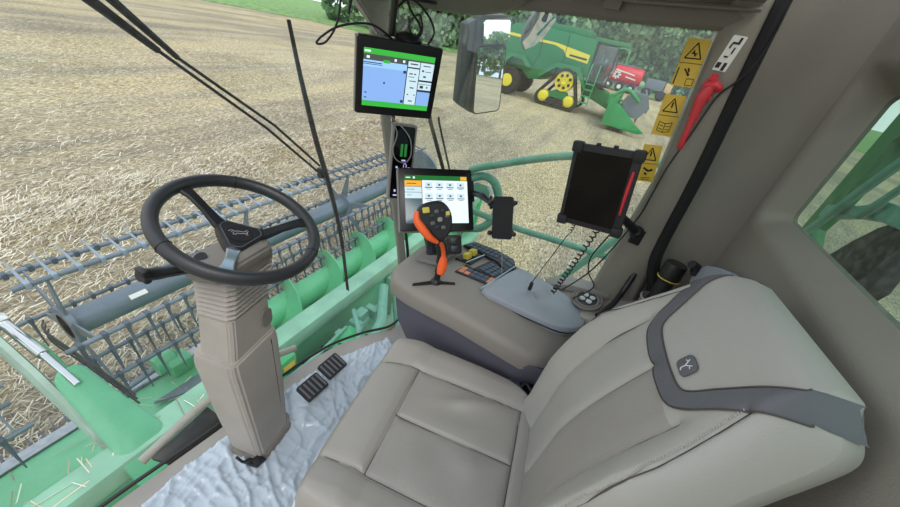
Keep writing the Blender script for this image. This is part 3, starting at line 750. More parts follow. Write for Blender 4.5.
# side console at the right rear under the pillar
sd = thing('side_console', 'grey moulded side console below the rear right pillar', 'console', (.76, -.35, .0))
bm = new()
bm_prism(bm, [(.845, -.10, .0), (.845, -.10, .62), (.845, -.17, .665), (.845, -.33, .70), (.845, -.40, .74), (.845, -.56, .78), (.845, -.56, 0)], (-.22, 0, 0), .012); obj('body', bm, 'cab_plastic', sd)
bm = new(); bm_prism(bm, [(.855, -.08, .640), (.855, -.08, .655), (.855, -.17, .700), (.855, -.33, .735), (.855, -.33, .70), (.855, -.17, .665)], (-.075, 0, 0), .006); obj('ledge', bm, 'grey_case', sd)
bm = new()
mr = Matrix.Translation((.735, -.255, .700)) @ Euler((-.2, 0, 0)).to_matrix().to_4x4()
for r_ in (.075, .06): 
    bm_tube(bm, [mr @ Vector((r_*math.cos(a), r_*math.sin(a)*.75, 0)) for a in [2*PI*k/28 for k in range(28)]], .006, 8, closed=True)
obj('recess_ring', bm, 'cab_plastic_dark', sd)
bm = new()
bm_lathe(bm, [(.001, 0), (.05, 0), (.05, -.02), (.001, -.02)], (0, 0, 0), 'z', 20, mr)
obj('socket_plate', bm, 'key_dark', sd)
for k in range(4):
    bm = new(); a = k*PI/2+.4; bm_lathe(bm, [(.004, 0), (.011, 0), (.011, .006), (.004, .006)], mr @ Vector((.025*math.cos(a), .02*math.sin(a), .002)), 'z', 12); obj('socket', bm, 'white_mark', sd)
bm = new(); bm_lathe(bm, [(.040, -.05), (.046, .02), (.050, .025), (.044, .028), (.038, .0), (.036, -.05)], (.712, -.455, .80), 'z', 26); obj('cup_holder', bm, 'cab_plastic', sd)
bo = thing('drink_bottle', 'black drinking flask with a pale yellow ring in the cup holder', 'bottle', (.715, -.43, .775))
mb = Matrix.Rotation(math.radians(4), 4, 'Y')
bm = new(); bm_lathe(bm, [(.026, -.03), (.027, .05), (.027, .085), (.034, .092), (.035, .15), (.033, .158), (.001, .160)], (.712, -.455, .825), 'z', 26, mb); obj('body', bm, 'black', bo)
bm = new(); bm_tube(bm, [Vector((.712, -.455, .825))+mb @ Vector((.0355*math.cos(a), .0355*math.sin(a), .098)) for a in [2*PI*k/26 for k in range(26)]], .0022, 6, closed=True); obj('ring', bm, 'yellow_btn', bo)
bg_ = thing('belt_guide', 'pale blue-grey seat belt guide with black knob beside the flask', 'belt guide', (.62, -.47, .90))
bm = new(); bm_prism(bm, [(.67, -.495, .96), (.665, -.495, 1.02), (.62, -.495, 1.055), (.54, -.495, 1.09), (.45, -.495, 1.115), (.40, -.495, 1.09), (.45, -.495, .98)], (0, -.05, 0), .01); obj('shell', bm, 'armpad', bg_)
bm = new(); bm_tube(bm, [(.655, -.49, 1.02), (.645, -.468, 1.03)], .014, 10); bm_box(bm, (.655, -.49, 1.01), (.03, .02, .03), .004); obj('knob', bm, 'black', bg_)
bm = new(); bm_tube(bm, smooth_path([(.79, -.37, .86), (.76, -.36, .78), (.70, -.34, .745), (.62, -.30, .72)]), .011, 8); tag(obj('black_hose', bm, 'black'), 'thick black cable bending over the side console', 'cable')

# ------------------------------------------------------------------ front rail and panel outside the foot of the windscreen
fr = thing('front_rail', 'beige tubular rail running below the windscreen', 'rail', (-.03, .96, 0))
bm = new(); bm_tube(bm, smooth_path([(-.37, .955, -.02), (-.13, .975, .005), (.15, .965, .0), (.31, .93, -.02)]), .017, 12); obj('rail', bm, 'cab_plastic', fr)
bm = new(); bm_prism(bm, [(-.345, .945, -.025), (-.12, .965, -.01), (-.11, .87, -.055), (-.32, .895, -.055)], (0, 0, -.02), .003); obj('black_panel', bm, 'black', fr)
# ------------------------------------------------------------------ protective film on the floor
bm = new()
poly = [(-.55, .76), (-.44, .80), (-.30, .80), (-.20, .79), (.02, .775), (.20, .745), (.38, .70), (.52, .63), (.62, .585), (.60, .50), (.60, -.3), (-.62, -.3), (-.62, .70)]
def inside(x, y):
    c = False; n = len(poly)
    for i in range(n):
        (x1, y1), (x2, y2) = poly[i], poly[(i+1) % n]
        if (y1 > y) != (y2 > y) and x < (x2-x1)*(y-y1)/(y2-y1)+x1: c = not c
    return c
def wrinkle(x, y):
    h = .003
    for ang, fu, fv, amp, sd in ((.9, 3.2, 17, .010, 1), (.35, 4, 21, .008, 5), (1.5, 5, 30, .005, 9)):
        u = x*math.cos(ang)+y*math.sin(ang); v = -x*math.sin(ang)+y*math.cos(ang)
        wv = noise.noise(Vector((x*5, y*5, sd)))*.5
        h += 1.5*amp*max(0, 1-abs(noise.noise(Vector((u*fu, v*fv+wv*3, sd))))*4.0)**2.5
    return h
st = .0065; vm = {}
for i in range(int(1.3/st)):
    for j in range(int(1.15/st)):
        x, y = -.65+i*st, -.32+j*st
        if y < .1 and x > -.2: continue
        if not (inside(x, y) and inside(x+st, y+st)): continue
        q = []
        for a, b in ((0, 0), (1, 0), (1, 1), (0, 1)):
            k = (i+a, j+b)
            if k not in vm: vm[k] = bm.verts.new((x+a*st, y+b*st, .002+wrinkle(x+a*st, y+b*st)))
            q.append(vm[k])
        bm.faces.new(q)
def filmmat():
    m = mat('film', 'bcc9d6', .08); n = m.node_tree.nodes; l = m.node_tree.links; b = n['Principled BSDF']
    t = n.new('ShaderNodeTexCoord'); q = n.new('ShaderNodeTexNoise'); q.inputs['Scale'].default_value = 22; q.inputs['Detail'].default_value = 1; q.inputs['Distortion'].default_value = 2
    l.new(t.outputs['Object'], q.inputs['Vector']); bp = n.new('ShaderNodeBump'); bp.inputs['Strength'].default_value = .25; bp.inputs['Distance'].default_value = .01
    l.new(q.outputs['Fac'], bp.inputs['Height']); l.new(bp.outputs[0], b.inputs['Normal'])
    tr = n.new('ShaderNodeBsdfTransparent'); mx = n.new('ShaderNodeMixShader'); mx.inputs[0].default_value = .22
    l.new(b.outputs[0], mx.inputs[1]); l.new(tr.outputs[0], mx.inputs[2]); l.new(mx.outputs[0], n['Material Output'].inputs[0])
filmmat()
tag(obj('plastic_film', bm, 'film', recalc=False, sharp=180), 'crinkled pale bluish protective plastic film laid on the cab floor', 'plastic film')

# ------------------------------------------------------------------ steering column and wheel
sc_ = thing('steering_column', 'grey-brown steering column with ribbed bellows and angular lower housing', 'steering column', (-.08, .69, 0))
def oct_ring(cx_, cy_, z, wx, wy, ch_=.28, tx=0, ty=0, yaw=.0):
    a = wx/2; b = wy/2; c = min(a, b)*2*ch_
    pts = [(-a, -b+c), (-a, b-c), (-a+c, b), (a-c, b), (a, b-c), (a, -b+c), (a-c, -b), (-a+c, -b)]
    r = [];
    for x, y in pts:
        X = x*math.cos(yaw)-y*math.sin(yaw); Yy = x*math.sin(yaw)+y*math.cos(yaw); r.append((cx_+X, cy_+Yy, z+X*tx+Yy*ty))
    return r
yw = .20
def lb(bm, r_, bv=.006): bm_loft(bm, r_); bmesh.ops.bevel(bm, geom=bm.edges[:], offset=bv, segments=2, affect='EDGES')
bm = new(); lb(bm, [oct_ring(-.09, .68, .0, .165, .135, .10, yaw=yw), oct_ring(-.095, .68, .06, .165, .140, .10, yaw=yw), oct_ring(-.105, .675, .30, .185, .150, .10, yaw=yw), oct_ring(-.115, .672, .56, .195, .150, .10, yaw=yw, ty=.05), oct_ring(-.115, .672, .60, .185, .140, .10, yaw=yw, ty=.05)])
lo = obj('lower_housing', bm, 'cab_plastic', sc_)
bm = new(); lb(bm, [oct_ring(-.085, .685, .002, .205, .175, .2, yaw=yw), oct_ring(-.085, .685, .035, .195, .165, .2, yaw=yw)], .004); obj('base_flange', bm, 'cab_plastic_dark', sc_)
bm = new(); bm_tube(bm, [(-.030, .625, .04), (-.040, .612, .30), (-.046, .610, .575)], .0016, 4); obj('housing_joint', bm, 'black', lo)
bm = new(); lb(bm, [oct_ring(-.112, .672, .585, .165, .120, .10, yaw=yw), oct_ring(-.106, .672, .66, .156, .118, .10, yaw=yw), oct_ring(-.100, .673, .735, .148, .115, .10, yaw=yw, ty=-.1)], .004)
mid = obj('middle_housing', bm, 'cab_plastic', sc_)
bm = new(); m_ = Matrix.Translation((-.045, .620, .665)) @ Euler((0, 0, .20)).to_matrix().to_4x4(); rp = round_poly(.040, .065, .018)
bm_prism(bm, [m_ @ Vector((x, -.004, y)) for x, y in rp], m_.to_3x3() @ Vector((0, .010, 0))); obj('tilt_handle_recess', bm, 'cab_plastic_dark', mid)
bm = new(); rings = []
NB = 8
for k in range(NB*2+1):
    t = k/(NB*2); z = .735+.115*t; g = .112+.016*t+(.013 if k % 2 else -.008)
    rings.append(oct_ring(-.100+.026*t, .673+.009*t, z, g*1.22, g*.98, .12, tx=.03, ty=-.12-.10*t, yaw=yw))
bm_loft(bm, rings); obj('bellows', bm, 'cab_plastic', sc_, sharp=4)
bm = new(); lb(bm, [oct_ring(-.078, .684, .842, .17, .14, .2, ty=-.22, yaw=yw), oct_ring(-.077, .690, .856, .195, .165, .2, ty=-.25, yaw=yw), oct_ring(-.074, .698, .883, .190, .165, .2, ty=-.26, yaw=yw), oct_ring(-.070, .702, .892, .165, .140, .22, ty=-.26, yaw=yw)])
top = obj('upper_cowl', bm, 'cab_plastic_dark', sc_)
bm = new(); bm_lathe(bm, [(.004, .0), (.014, .0), (.015, .006), (.004, .006)], (0, 0, 0), 'z', 16, Matrix.Translation((-.135, .715, .889)) @ Euler((.1, -.3, 0)).to_matrix().to_4x4()); obj('key_lock', bm, 'black', top)
bm = new(); bm_tube(bm, smooth_path([(-.12, .69, .865), (-.17, .69, .89), (-.22, .688, .908), (-.262, .685, .925), (-.278, .684, .932)], 4), [.010]*4+[.014]*6+[.0155]*7, 12, flat=(1.1, .9)); bm_box(bm, (-.272, .685, .929), (.014, .033, .033), .005)
obj('stalk', bm, 'black', sc_, label='black stalk lever with a knurled end')
bm = new(); bm_prism(bm, [(-.20, .645, .012), (-.155, .63, .012), (-.15, .575, .03), (-.19, .58, .03)], (0, 0, .014), .004); bm_tube(bm, [(-.165, .60, .03), (-.205, .63, .05), (-.215, .64, .09)], .005, 8); bm_box(bm, (-.172, .60, .036), (.025, .03, .01), .003); obj('release_pedal', bm, 'black', sc_, label='small black release pedal at the column foot')

n_ = Vector((.09805, -.32858, .93937)); a_ = Vector((.9946, 0, -.1038)); b_ = n_.cross(a_)
WC = Vector((-.03, .69, .955)); WM = Matrix((a_, b_, n_)).transposed().to_4x4(); WM.translation = WC
sw = thing('steering_wheel', 'black leather-rimmed steering wheel with three spokes', 'steering wheel', WC, WM.to_euler())
bm = new(); R0, r0 = .189, .0165
bm_tube(bm, [(R0*math.cos(a), R0*math.sin(a), 0) for a in [2*PI*k/96 for k in range(96)]], r0, 20, closed=True, flat=(1, 1.12)); rim = obj('rim', bm, 'rim', sw, world=False)
for a in (60, -60, 180):
    bm = new(); ra = math.radians(a); c = Vector((R0*math.cos(ra), R0*math.sin(ra), 0)); e = Vector((math.cos(ra), math.sin(ra), 0))
    bm_tube(bm, [c+(e*math.cos(t)+Vector((0, 0, 1.12))*math.sin(t))*(r0+.0004) for t in [2*PI*k/20 for k in range(20)]], .0012, 5, closed=True); obj('rim_joint', bm, 'black', rim, world=False)
HZ = -.045
for a, nm in ((104, ''), (-17, ''), (-137, '')):
    ra = math.radians(a); d = Vector((math.cos(ra), math.sin(ra), 0)); s = Vector((-d.y, d.x, 0)); rings = []
    for t, w1, th, z in ((.03, .045, .018, HZ-.004), (.07, .034, .018, HZ+.004), (.11, .026, .015, -.022), (.15, .028, .014, -.006), (.186, .040, .012, -.001)):
        c = d*t+Vector((0, 0, z)); rings.append([c+s*(w1/2)*x+Vector((0, 0, th/2*y)) for x, y in ((-1, -.5), (-1, .3), (-.75, 1), (.75, 1), (1, .3), (1, -.5), (.6, -1), (-.6, -1))])
    bm = new(); bm_loft(bm, rings); obj('spoke', bm, 'black' if a != -137 else 'satin', sw, world=False, label='spoke with a pale blue glint in its colour' if a == -137 else None)  # the lower left spoke's light-blue glint is put into its pale material
bm = new(); tri = []
for a in (104, -17, -137):
    for da in (-16, 0, 16):
        ra = math.radians(a+da); tri.append((.062*math.cos(ra)*(1 if da else 1.04), .062*math.sin(ra)*(1 if da else 1.04)))
tri = sorted(tri, key=lambda p: math.atan2(p[1], p[0]))
bm_loft(bm, [[(x*.9, y*.9, HZ-.03) for x, y in tri], [(x, y, HZ-.01) for x, y in tri], [(x, y, HZ+.008) for x, y in tri], [(x*.9, y*.9, HZ+.014) for x, y in tri]]); hub = obj('hub_pad', bm, 'black', sw, world=False)
bm = new(); bm_tube(bm, [(x*.84, y*.84, HZ+.0145) for x, y in tri], .0012, 5, closed=True); obj('hub_groove', bm, 'leather_dark', hub, world=False)
deer = [(-.030, .004), (-.024, .010), (-.018, .009), (-.012, .004), (0, .005), (.010, .001), (.018, .003), (.025, .009), (.028, .005), (.022, -.002), (.024, -.012), (.019, -.012), (.017, -.004), (.006, -.006), (-.006, -.003), (-.014, -.010), (-.020, -.009), (-.015, -.002), (-.022, .002)]
bm = new(); bm_tube(bm, [Matrix.Rotation(math.radians(-25), 3, 'Z') @ Vector((x*.85, y*.95, 0))+Vector((0, .004, HZ+.0145)) for x, y in deer], .0008, 5, closed=True); obj('hub_emblem', bm, 'white_mark', hub, world=False, label='outline of a leaping animal')
bm = new(); bm_lathe(bm, [(.03, -.11), (.032, -.03)], (0, 0, 0), 'z', 20); obj('shaft_boot', bm, 'black_matt', sw, world=False)

# ------------------------------------------------------------------ pedals
pd = thing('brake_pedal', 'black ribbed pedal pad nearer to the steering column', 'pedal', (.145, .645, 0), group=None)
def pedal(t, c):
    mp = Matrix.Translation(c) @ Euler((math.radians(14), 0, math.radians(-3))).to_matrix().to_4x4()
    bm = new(); bm_prism(bm, [mp @ Vector((x, y, -.008)) for x, y in round_poly(.112, .086, .008, 2)], mp.to_3x3() @ Vector((0, 0, .016)), .003); p_ = obj('pad', bm, 'rubber', t)
    bm = new()
    for k in range(5): bm_box(bm, mp @ Vector((-.044+k*.022, 0, .010)), (.008, .068, .004), rot=mp.to_3x3())
    obj('grip_rib', bm, 'leather_dark', p_)
    bm = new(); bm_tube(bm, [mp @ Vector((0, .0, -.005)), (c[0], c[1]+.06, .004)], .012, 8); obj('lever', bm, 'black', t)
pedal(pd, (.145, .643, .075))
pd2 = thing('brake_pedal', 'black ribbed pedal pad farther from the steering column', 'pedal', (.28, .645, 0))
pedal(pd2, (.275, .650, .078))

# ------------------------------------------------------------------ wiper outside the windscreen
wp_ = thing('windscreen_wiper', 'black twin-armed wiper with an upright blade outside the windscreen', 'wiper', (.0, 1.25, 1.62))
bm = new(); bm_tube(bm, [(-.10, 1.27, 1.60), (-.02, 1.262, 1.42), (.155, 1.245, 1.27)], [.014, .017, .010], 8); bm_tube(bm, [(.155, 1.245, 1.27), (.45, 1.17, 1.02), (.665, 1.11, .80)], .0055, 8); obj('arm', bm, 'black', wp_)
bm = new(); bm_tube(bm, [(-.04, 1.29, 1.62), (.03, 1.28, 1.44), (.215, 1.26, 1.25)], [.013, .015, .009], 8); bm_tube(bm, [(.215, 1.26, 1.25), (.50, 1.18, 1.02), (.69, 1.12, .82)], .0055, 8); obj('arm', bm, 'black', wp_)
bl = [(.58, 1.16, 1.41), (.615, 1.14, 1.2), (.66, 1.11, .95), (.695, 1.06, .72), (.715, 1.00, .45), (.70, .93, .12)]
bm = new(); bm_tube(bm, smooth_path(bl, 5), [.006+.0065*math.sin(PI*i/25) for i in range(26)], 8); bm_box(bm, (.685, 1.105, .79), (.03, .03, .05), .005); obj('blade', bm, 'black', wp_)
bm = new(); bm_tube(bm, [Vector(p)+Vector((-.004, -.014, 0)) for p in smooth_path(bl, 5)], .003, 6); obj('blade_rubber', bm, 'rubber', wp_)

# ------------------------------------------------------------------ screens
def rect(bm, M_, x0, x1, z0, z1, y=-.001, th=.0006):
    bm_prism(bm, [M_ @ Vector(p) for p in ((x0, y, z0), (x1, y, z0), (x1, y, z1), (x0, y, z1))], M_.to_3x3() @ Vector((0, -th, 0)))
def rplate(bm, M_, w_, h_, r, y0, y1, bev=.002, cx_=0, cz_=0):
    bm_prism(bm, [M_ @ Vector((x+cx_, y0, z+cz_)) for x, z in round_poly(w_, h_, r, 4)], M_.to_3x3() @ Vector((0, y1-y0, 0)), bev)
# upper monitor
A = panel_matrix((.588, .651, 1.309), (10.2, -1.8, -43.7))
m1 = thing('upper_monitor', 'large black guidance monitor showing a blue map page under a green bar', 'monitor', A.translation)
bm = new(); rplate(bm, A, .290, .250, .008, .0, .018, .003); bz1 = obj('bezel', bm, 'bezel', m1)
bm = new(); rplate(bm, A, .284, .244, .008, .018, .045, .006); bm_box(bm, A @ Vector((-.1455, .018, 0)), (.004, .034, .24), rot=A.to_3x3()); obj('case', bm, 'grey_case', m1)
def W(l, t, r, b, y=-.001, w_=.244, h_=.188):   # fractions of the screen: left, top, right, bottom
    return (-w_/2+l*w_, -w_/2+r*w_, h_/2-b*h_+.0, h_/2-t*h_, y)
S1 = lambda bm, *a: rect(bm, A, *W(*a))
def scr(name, matn, parent, rects, fn, y=-.001, label=None):
    bm = new()
    for r_ in rects: fn(bm, *r_, y)
    return obj(name, bm, matn, parent, label=label)
scr('status_bar', 'screen_green', m1, [(0, 0, 1, .09), (0, .90, 1, 1)], S1)
scr('tool_bar', 'screen_grey', m1, [(0, .09, 1, .19)], S1)
scr('map_area', 'screen_blue', m1, [(0, .19, .61, .90)], S1)
scr('map_top', 'screen_blue2', m1, [(0, .19, .61, .30)], S1, -.0016)
scr('green_mark', 'screen_green', m1, [(.27, .16, .36, .21)], S1, -.0022)
scr('side_tiles', 'screen_pale', m1, [(.62, .12, .79, .22), (.80, .12, 1, .42), (.62, .24, .79, .90), (.80, .50, 1, .60), (.80, .45, 1, .49), (.8, .64, 1, .65)], S1, -.0016)
scr('lower_tile', 'screen_blue', m1, [(.80, .64, 1, .90)], S1, -.0018)
scr('divider', 'screen_ink', m1, [(.605, .10, .615, .90), (.79, .12, .80, .90), (.62, .215, .79, .235), (.8, .43, 1, .45), (.8, .60, 1, .63)], S1, -.0022)
scr('glyph', 'screen_ink', m1, [(.0, .22, .25, .235), (.0, .25, .26, .26), (.29, .53, .31, .57), (.56, .29, .60, .34), (.56, .83, .60, .88), (.03, .74, .06, .76), (.03, .83, .06, .85), (.65, .15, .76, .17), (.65, .32, .70, .34), (.72, .32, .75, .34), (.64, .38, .73, .39), (.66, .45, .76, .465), (.68, .57, .74, .59), (.65, .70, .67, .72), (.75, .70, .77, .72), (.68, .82, .74, .84), (.84, .16, .95, .175), (.83, .24, .86, .27), (.88, .26, .97, .27), (.86, .34, .9, .37), (.83, .52, .88, .57), (.93, .53, .95, .56)], S1, -.0026)
scr('white_glyph', 'screen_white', m1, [(.01, .03, .09, .06), (.04, .12, .08, .16), (.42, .12, .45, .16), (.54, .12, .57, .16)], S1, -.0026)
bm = new(); bm_tube(bm, [A @ Vector((0, .04, .02)), A @ Vector((.02, .12, .06)), (.79, .86, 1.42)], .014, 8); bm_tube(bm, [A @ Vector((-.03, .04, .13)), A @ Vector((-.03, .03, .28))], .012, 8); obj('mounting_arm', bm, 'black', m1)
bm = new(); bm_lathe(bm, [(.02, -.02), (.045, -.02), (.05, -.01), (.045, .0), (.02, .01)], A @ Vector((.03, .05, .135)), 'z', 16); obj('receiver_dome', bm, 'black', m1)
# lower touch display
B = panel_matrix((.376, .321, 1.042), (-37.4, -3.8, -49.3))
B = panel_matrix((-.55+.926*1.2, -.1+.421*1.2, 1.5-.458*1.2), (-37.4, -3.8, -49.3)) @ Matrix.Scale(1.2, 4)
m2 = thing('lower_monitor', 'black touch display with rows of grey icon buttons on a white page', 'monitor', B.translation)
bm = new(); rplate(bm, B, .240, .200, .006, .0, .014, .003); obj('bezel', bm, 'bezel', m2)
bm = new(); rplate(bm, B, .246, .206, .006, .014, .034, .004); obj('case', bm, 'grey_case', m2)
def W2(l, t, r, b, y=-.001): return W(l, t, r, b, y, .205, .152)
S2 = lambda bm, *a: rect(bm, B, *W2(*a))
scr('title_bar', 'screen_dkgreen', m2, [(0, 0, 1, .10)], S2)
scr('page', 'screen_white', m2, [(.27, .10, 1, 1)], S2)
scr('menu_tab', 'screen_orange', m2, [(.0, .11, .26, .23), (.89, .01, .99, .085)], S2, -.0014)
scr('menu_row', 'screen_pale', m2, [(.0, .24, .26, .35), (.0, .36, .26, .48)], S2, -.0014)
scr('menu_shade', 'screen_slate', m2, [(0, .48, .27, 1), (0, .35, .26, .36), (.0, .235, .26, .245)], S2)
ic, ik = [], []
for r_ in range(4):
    for c_ in range(4):
        x = .31+c_*.172; y = .14+r_*.235
        if r_ < 3 or c_ > 1: ic.append((x, y, x+.12, y+.115)); ik += [(x+.045, y+.035, x+.075, y+.07), (x+.02, y+.14, x+.10, y+.15)]
        if y > .8: ic.pop(); ik.pop(); ik.pop()
scr('icon_button', 'screen_pale', m2, ic, S2, -.0018); scr('icon_shadow', 'screen_ink', m2, [(a, d-.012, c, d+.004) for a, b, c, d in ic], S2, -.0021)
scr('icon_glyph', 'screen_ink', m2, ik+[(.03, .165, .18, .18), (.03, .29, .15, .30), (.03, .41, .10, .42)], S2, -.0024)
scr('title_glyph', 'screen_white', m2, [(.02, .04, .09, .06), (.13, .03, .16, .07)], S2, -.0024)
bm = new(); rplate(bm, B, .115, .062, .008, .004, .03, .003, .02, -.145); kp = obj('key_panel', bm, 'black', m2)
for r_ in range(2):
    for c_ in range(3):
        bm = new(); rplate(bm, B, .026, .02, .004, -.001, .005, .001, -.012+c_*.032, -.133-r_*.026); obj('key', bm, 'key_dark', kp)
bm = new(); bm_tube(bm, [B @ Vector((0, .03, -.02)), B @ Vector((-.01, .09, -.06)), (.72, .50, .70), (.70, .44, .60)], .02, 10); obj('support_arm', bm, 'black', m2)
# narrow corner display
D = panel_matrix((.402, .481, 1.102), (-7, .3, -43.7))
D = Matrix.Translation((.14, .085, -.03)) @ D
D = panel_matrix((-.55+(.402+.55)*1.25, -.1+(.481+.1)*1.25, 1.5+(1.102-1.5)*1.25), (-7, .3, -43.7)); q_ = 1.25
m3 = thing('corner_display', 'narrow upright black display with lilac digits on the corner post', 'display', D.translation)
bm = new(); rplate(bm, D, .08*q_, .25*q_, .012, .0, .03, .004); obj('case', bm, 'grey_case', m3)
bm = new(); rplate(bm, D, .066*q_, .235*q_, .008, -.002, .002, .001); obj('screen', bm, 'gloss_black', m3)
def digits(bm, txt, x, z, h, wd, M_):
    for ch_ in txt:
        if ch_ == '0':
            bm_tube(bm, [M_ @ Vector((x+wd/2*math.cos(a), -.003, z+h/2*math.sin(a))) for a in [2*PI*k/14 for k in range(14)]], .0014, 4, closed=True)
        elif ch_ == '.': bm_box(bm, M_ @ Vector((x-wd*.15, -.003, z-h/2)), (.004, .002, .004), rot=M_.to_3x3())
        x += wd*1.35 if ch_ != '.' else wd*.4
bm = new(); digits(bm, '0', .012, -.008, .022, .012, D); digits(bm, '00', -.008, -.040, .022, .012, D); rect(bm, D, .024, .034, -.018, -.012, -.003); rect(bm, D, .022, .036, -.056, -.052, -.003); obj('digit', bm, 'screen_pink', m3)
bm = new(); rect(bm, D, -.026, -.018, -.018, -.010, -.003); rect(bm, D, -.026, -.018, -.118, -.108, -.003); rect(bm, D, -.028, -.012, -.136, -.130, -.003); rect(bm, D, -.004, .012, .012, .018, -.003); obj('symbol', bm, 'screen_pink', m3)
bm = new()
for dx in (-.012, .004): rect(bm, D, dx, dx+.010, .03, .08, -.003)
obj('bar_graph', bm, 'screen_dkgreen', m3)
bm = new(); bm_box(bm, D @ Vector((.0, .045, -.06)), (.03, .05, .05), .004, D.to_3x3()); obj('bracket', bm, 'black', m3)

# ------------------------------------------------------------------ tablet, phone and their mounts
T = panel_matrix((.599, -.114, 1.168), (.4, -9.2, -98.2))
tb = thing('tablet', 'dark tablet in a chunky black rugged case reflecting the cab', 'tablet', T.translation)
bm = new(); rplate(bm, T, .198, .262, .014, .0, .020, .004)
for sx in (-1, 1):
    for sz in (-1, 1): bm_box(bm, T @ Vector((sx*.088, .008, sz*.120)), (.034, .03, .034), .008, T.to_3x3())
for x in (-.03, .02): bm_box(bm, T @ Vector((x, .008, .134)), (.014, .012, .01), .003, T.to_3x3())
obj('rugged_case', bm, 'rubber', tb)
bm = new(); rplate(bm, T, .160, .222, .006, -.003, .001, 0, -.006); obj('screen', bm, 'gloss_black', tb)
bm = new(); bm_tube(bm, [T @ Vector((.086, -.003, .075)), T @ Vector((.084, -.004, .02)), T @ Vector((.083, -.003, -.06))], [.004, .0055, .003], 8); obj('pen', bm, 'red', tb, label='red pen strip along the case edge')
tm_ = thing('tablet_mount', 'black ball-joint arm holding the tablet from the rear pillar', 'mount', (.72, -.22, 1.05))
bm = new(); p0 = T @ Vector((.02, .035, -.03)); bm_tube(bm, [T @ Vector((.01, .022, -.02)), p0], .02, 12); bm_tube(bm, [p0, p0.lerp(Vector((.775, -.30, 1.02)), .5), (.775, -.30, 1.02)], [.02, .013, .018], 12); bm_lathe(bm, [(.001, -.025), (.018, -.018), (.025, 0), (.018, .018), (.001, .025)], (.775, -.30, 1.02), 'z', 16); bm_box(bm, (.79, -.31, 1.0), (.02, .04, .06), .004); obj('arm', bm, 'black', tm_)
P = panel_matrix((.542, .137, .987), (-18.9, -17.5, -83.7))
ph = thing('smartphone', 'black smartphone with a dark screen standing in a spring cradle', 'smartphone', P.translation)
bm = new(); rplate(bm, P, .073, .150, .010, .0, .009, .002); obj('body', bm, 'black', ph)
bm = new(); rplate(bm, P, .069, .146, .009, -.001, .001, 0); obj('screen', bm, 'gloss_black', ph)
pm = thing('phone_cradle', 'black X-shaped phone cradle on a double ball arm', 'mount', P @ Vector((0, .02, 0)))
bm = new()
for sx in (-1, 1):
    for sz in (-1, 1):
        bm_tube(bm, [P @ Vector((0, .022, 0)), P @ Vector((sx*.040, .016, sz*.052)), P @ Vector((sx*.042, -.004, sz*.054))], .004, 8)
        bm_lathe(bm, [(.001, -.008), (.007, -.006), (.009, 0), (.007, .006), (.001, .008)], P @ Vector((sx*.043, -.002, sz*.054)), 'z', 12)
bm_lathe(bm, [(.001, -.006), (.018, -.006), (.018, .006), (.001, .006)], P @ Vector((0, .02, 0)), 'y', 14); obj('x_grip', bm, 'black', pm)
bm = new(); q0 = P @ Vector((-.01, .03, .02)); q1 = P @ Vector((-.055, .05, .05)); q2 = P @ Vector((-.095, .07, .075)); q3 = B @ Vector((.122, .022, .03))
bm_tube(bm, [P @ Vector((0, .022, .01)), q0], .012, 10); bm_tube(bm, [q0, q1, q2], [.014, .009, .014], 10)
for q in (q0, q1, q2): bm_lathe(bm, [(.001, -.014), (.011, -.010), (.015, 0), (.011, .010), (.001, .014)], q, 'z', 14)
bm_tube(bm, [q1+Vector((-.02, -.01, -.01)), q1+Vector((.02, .012, .015))], .006, 8); obj('ball_arm', bm, 'black', pm)
bm = new(); bm_tube(bm, [q2, q3], .011, 10); bm_box(bm, q3, (.012, .04, .07), .004, B.to_3x3()); obj('mounting_plate', bm, 'black', pm)

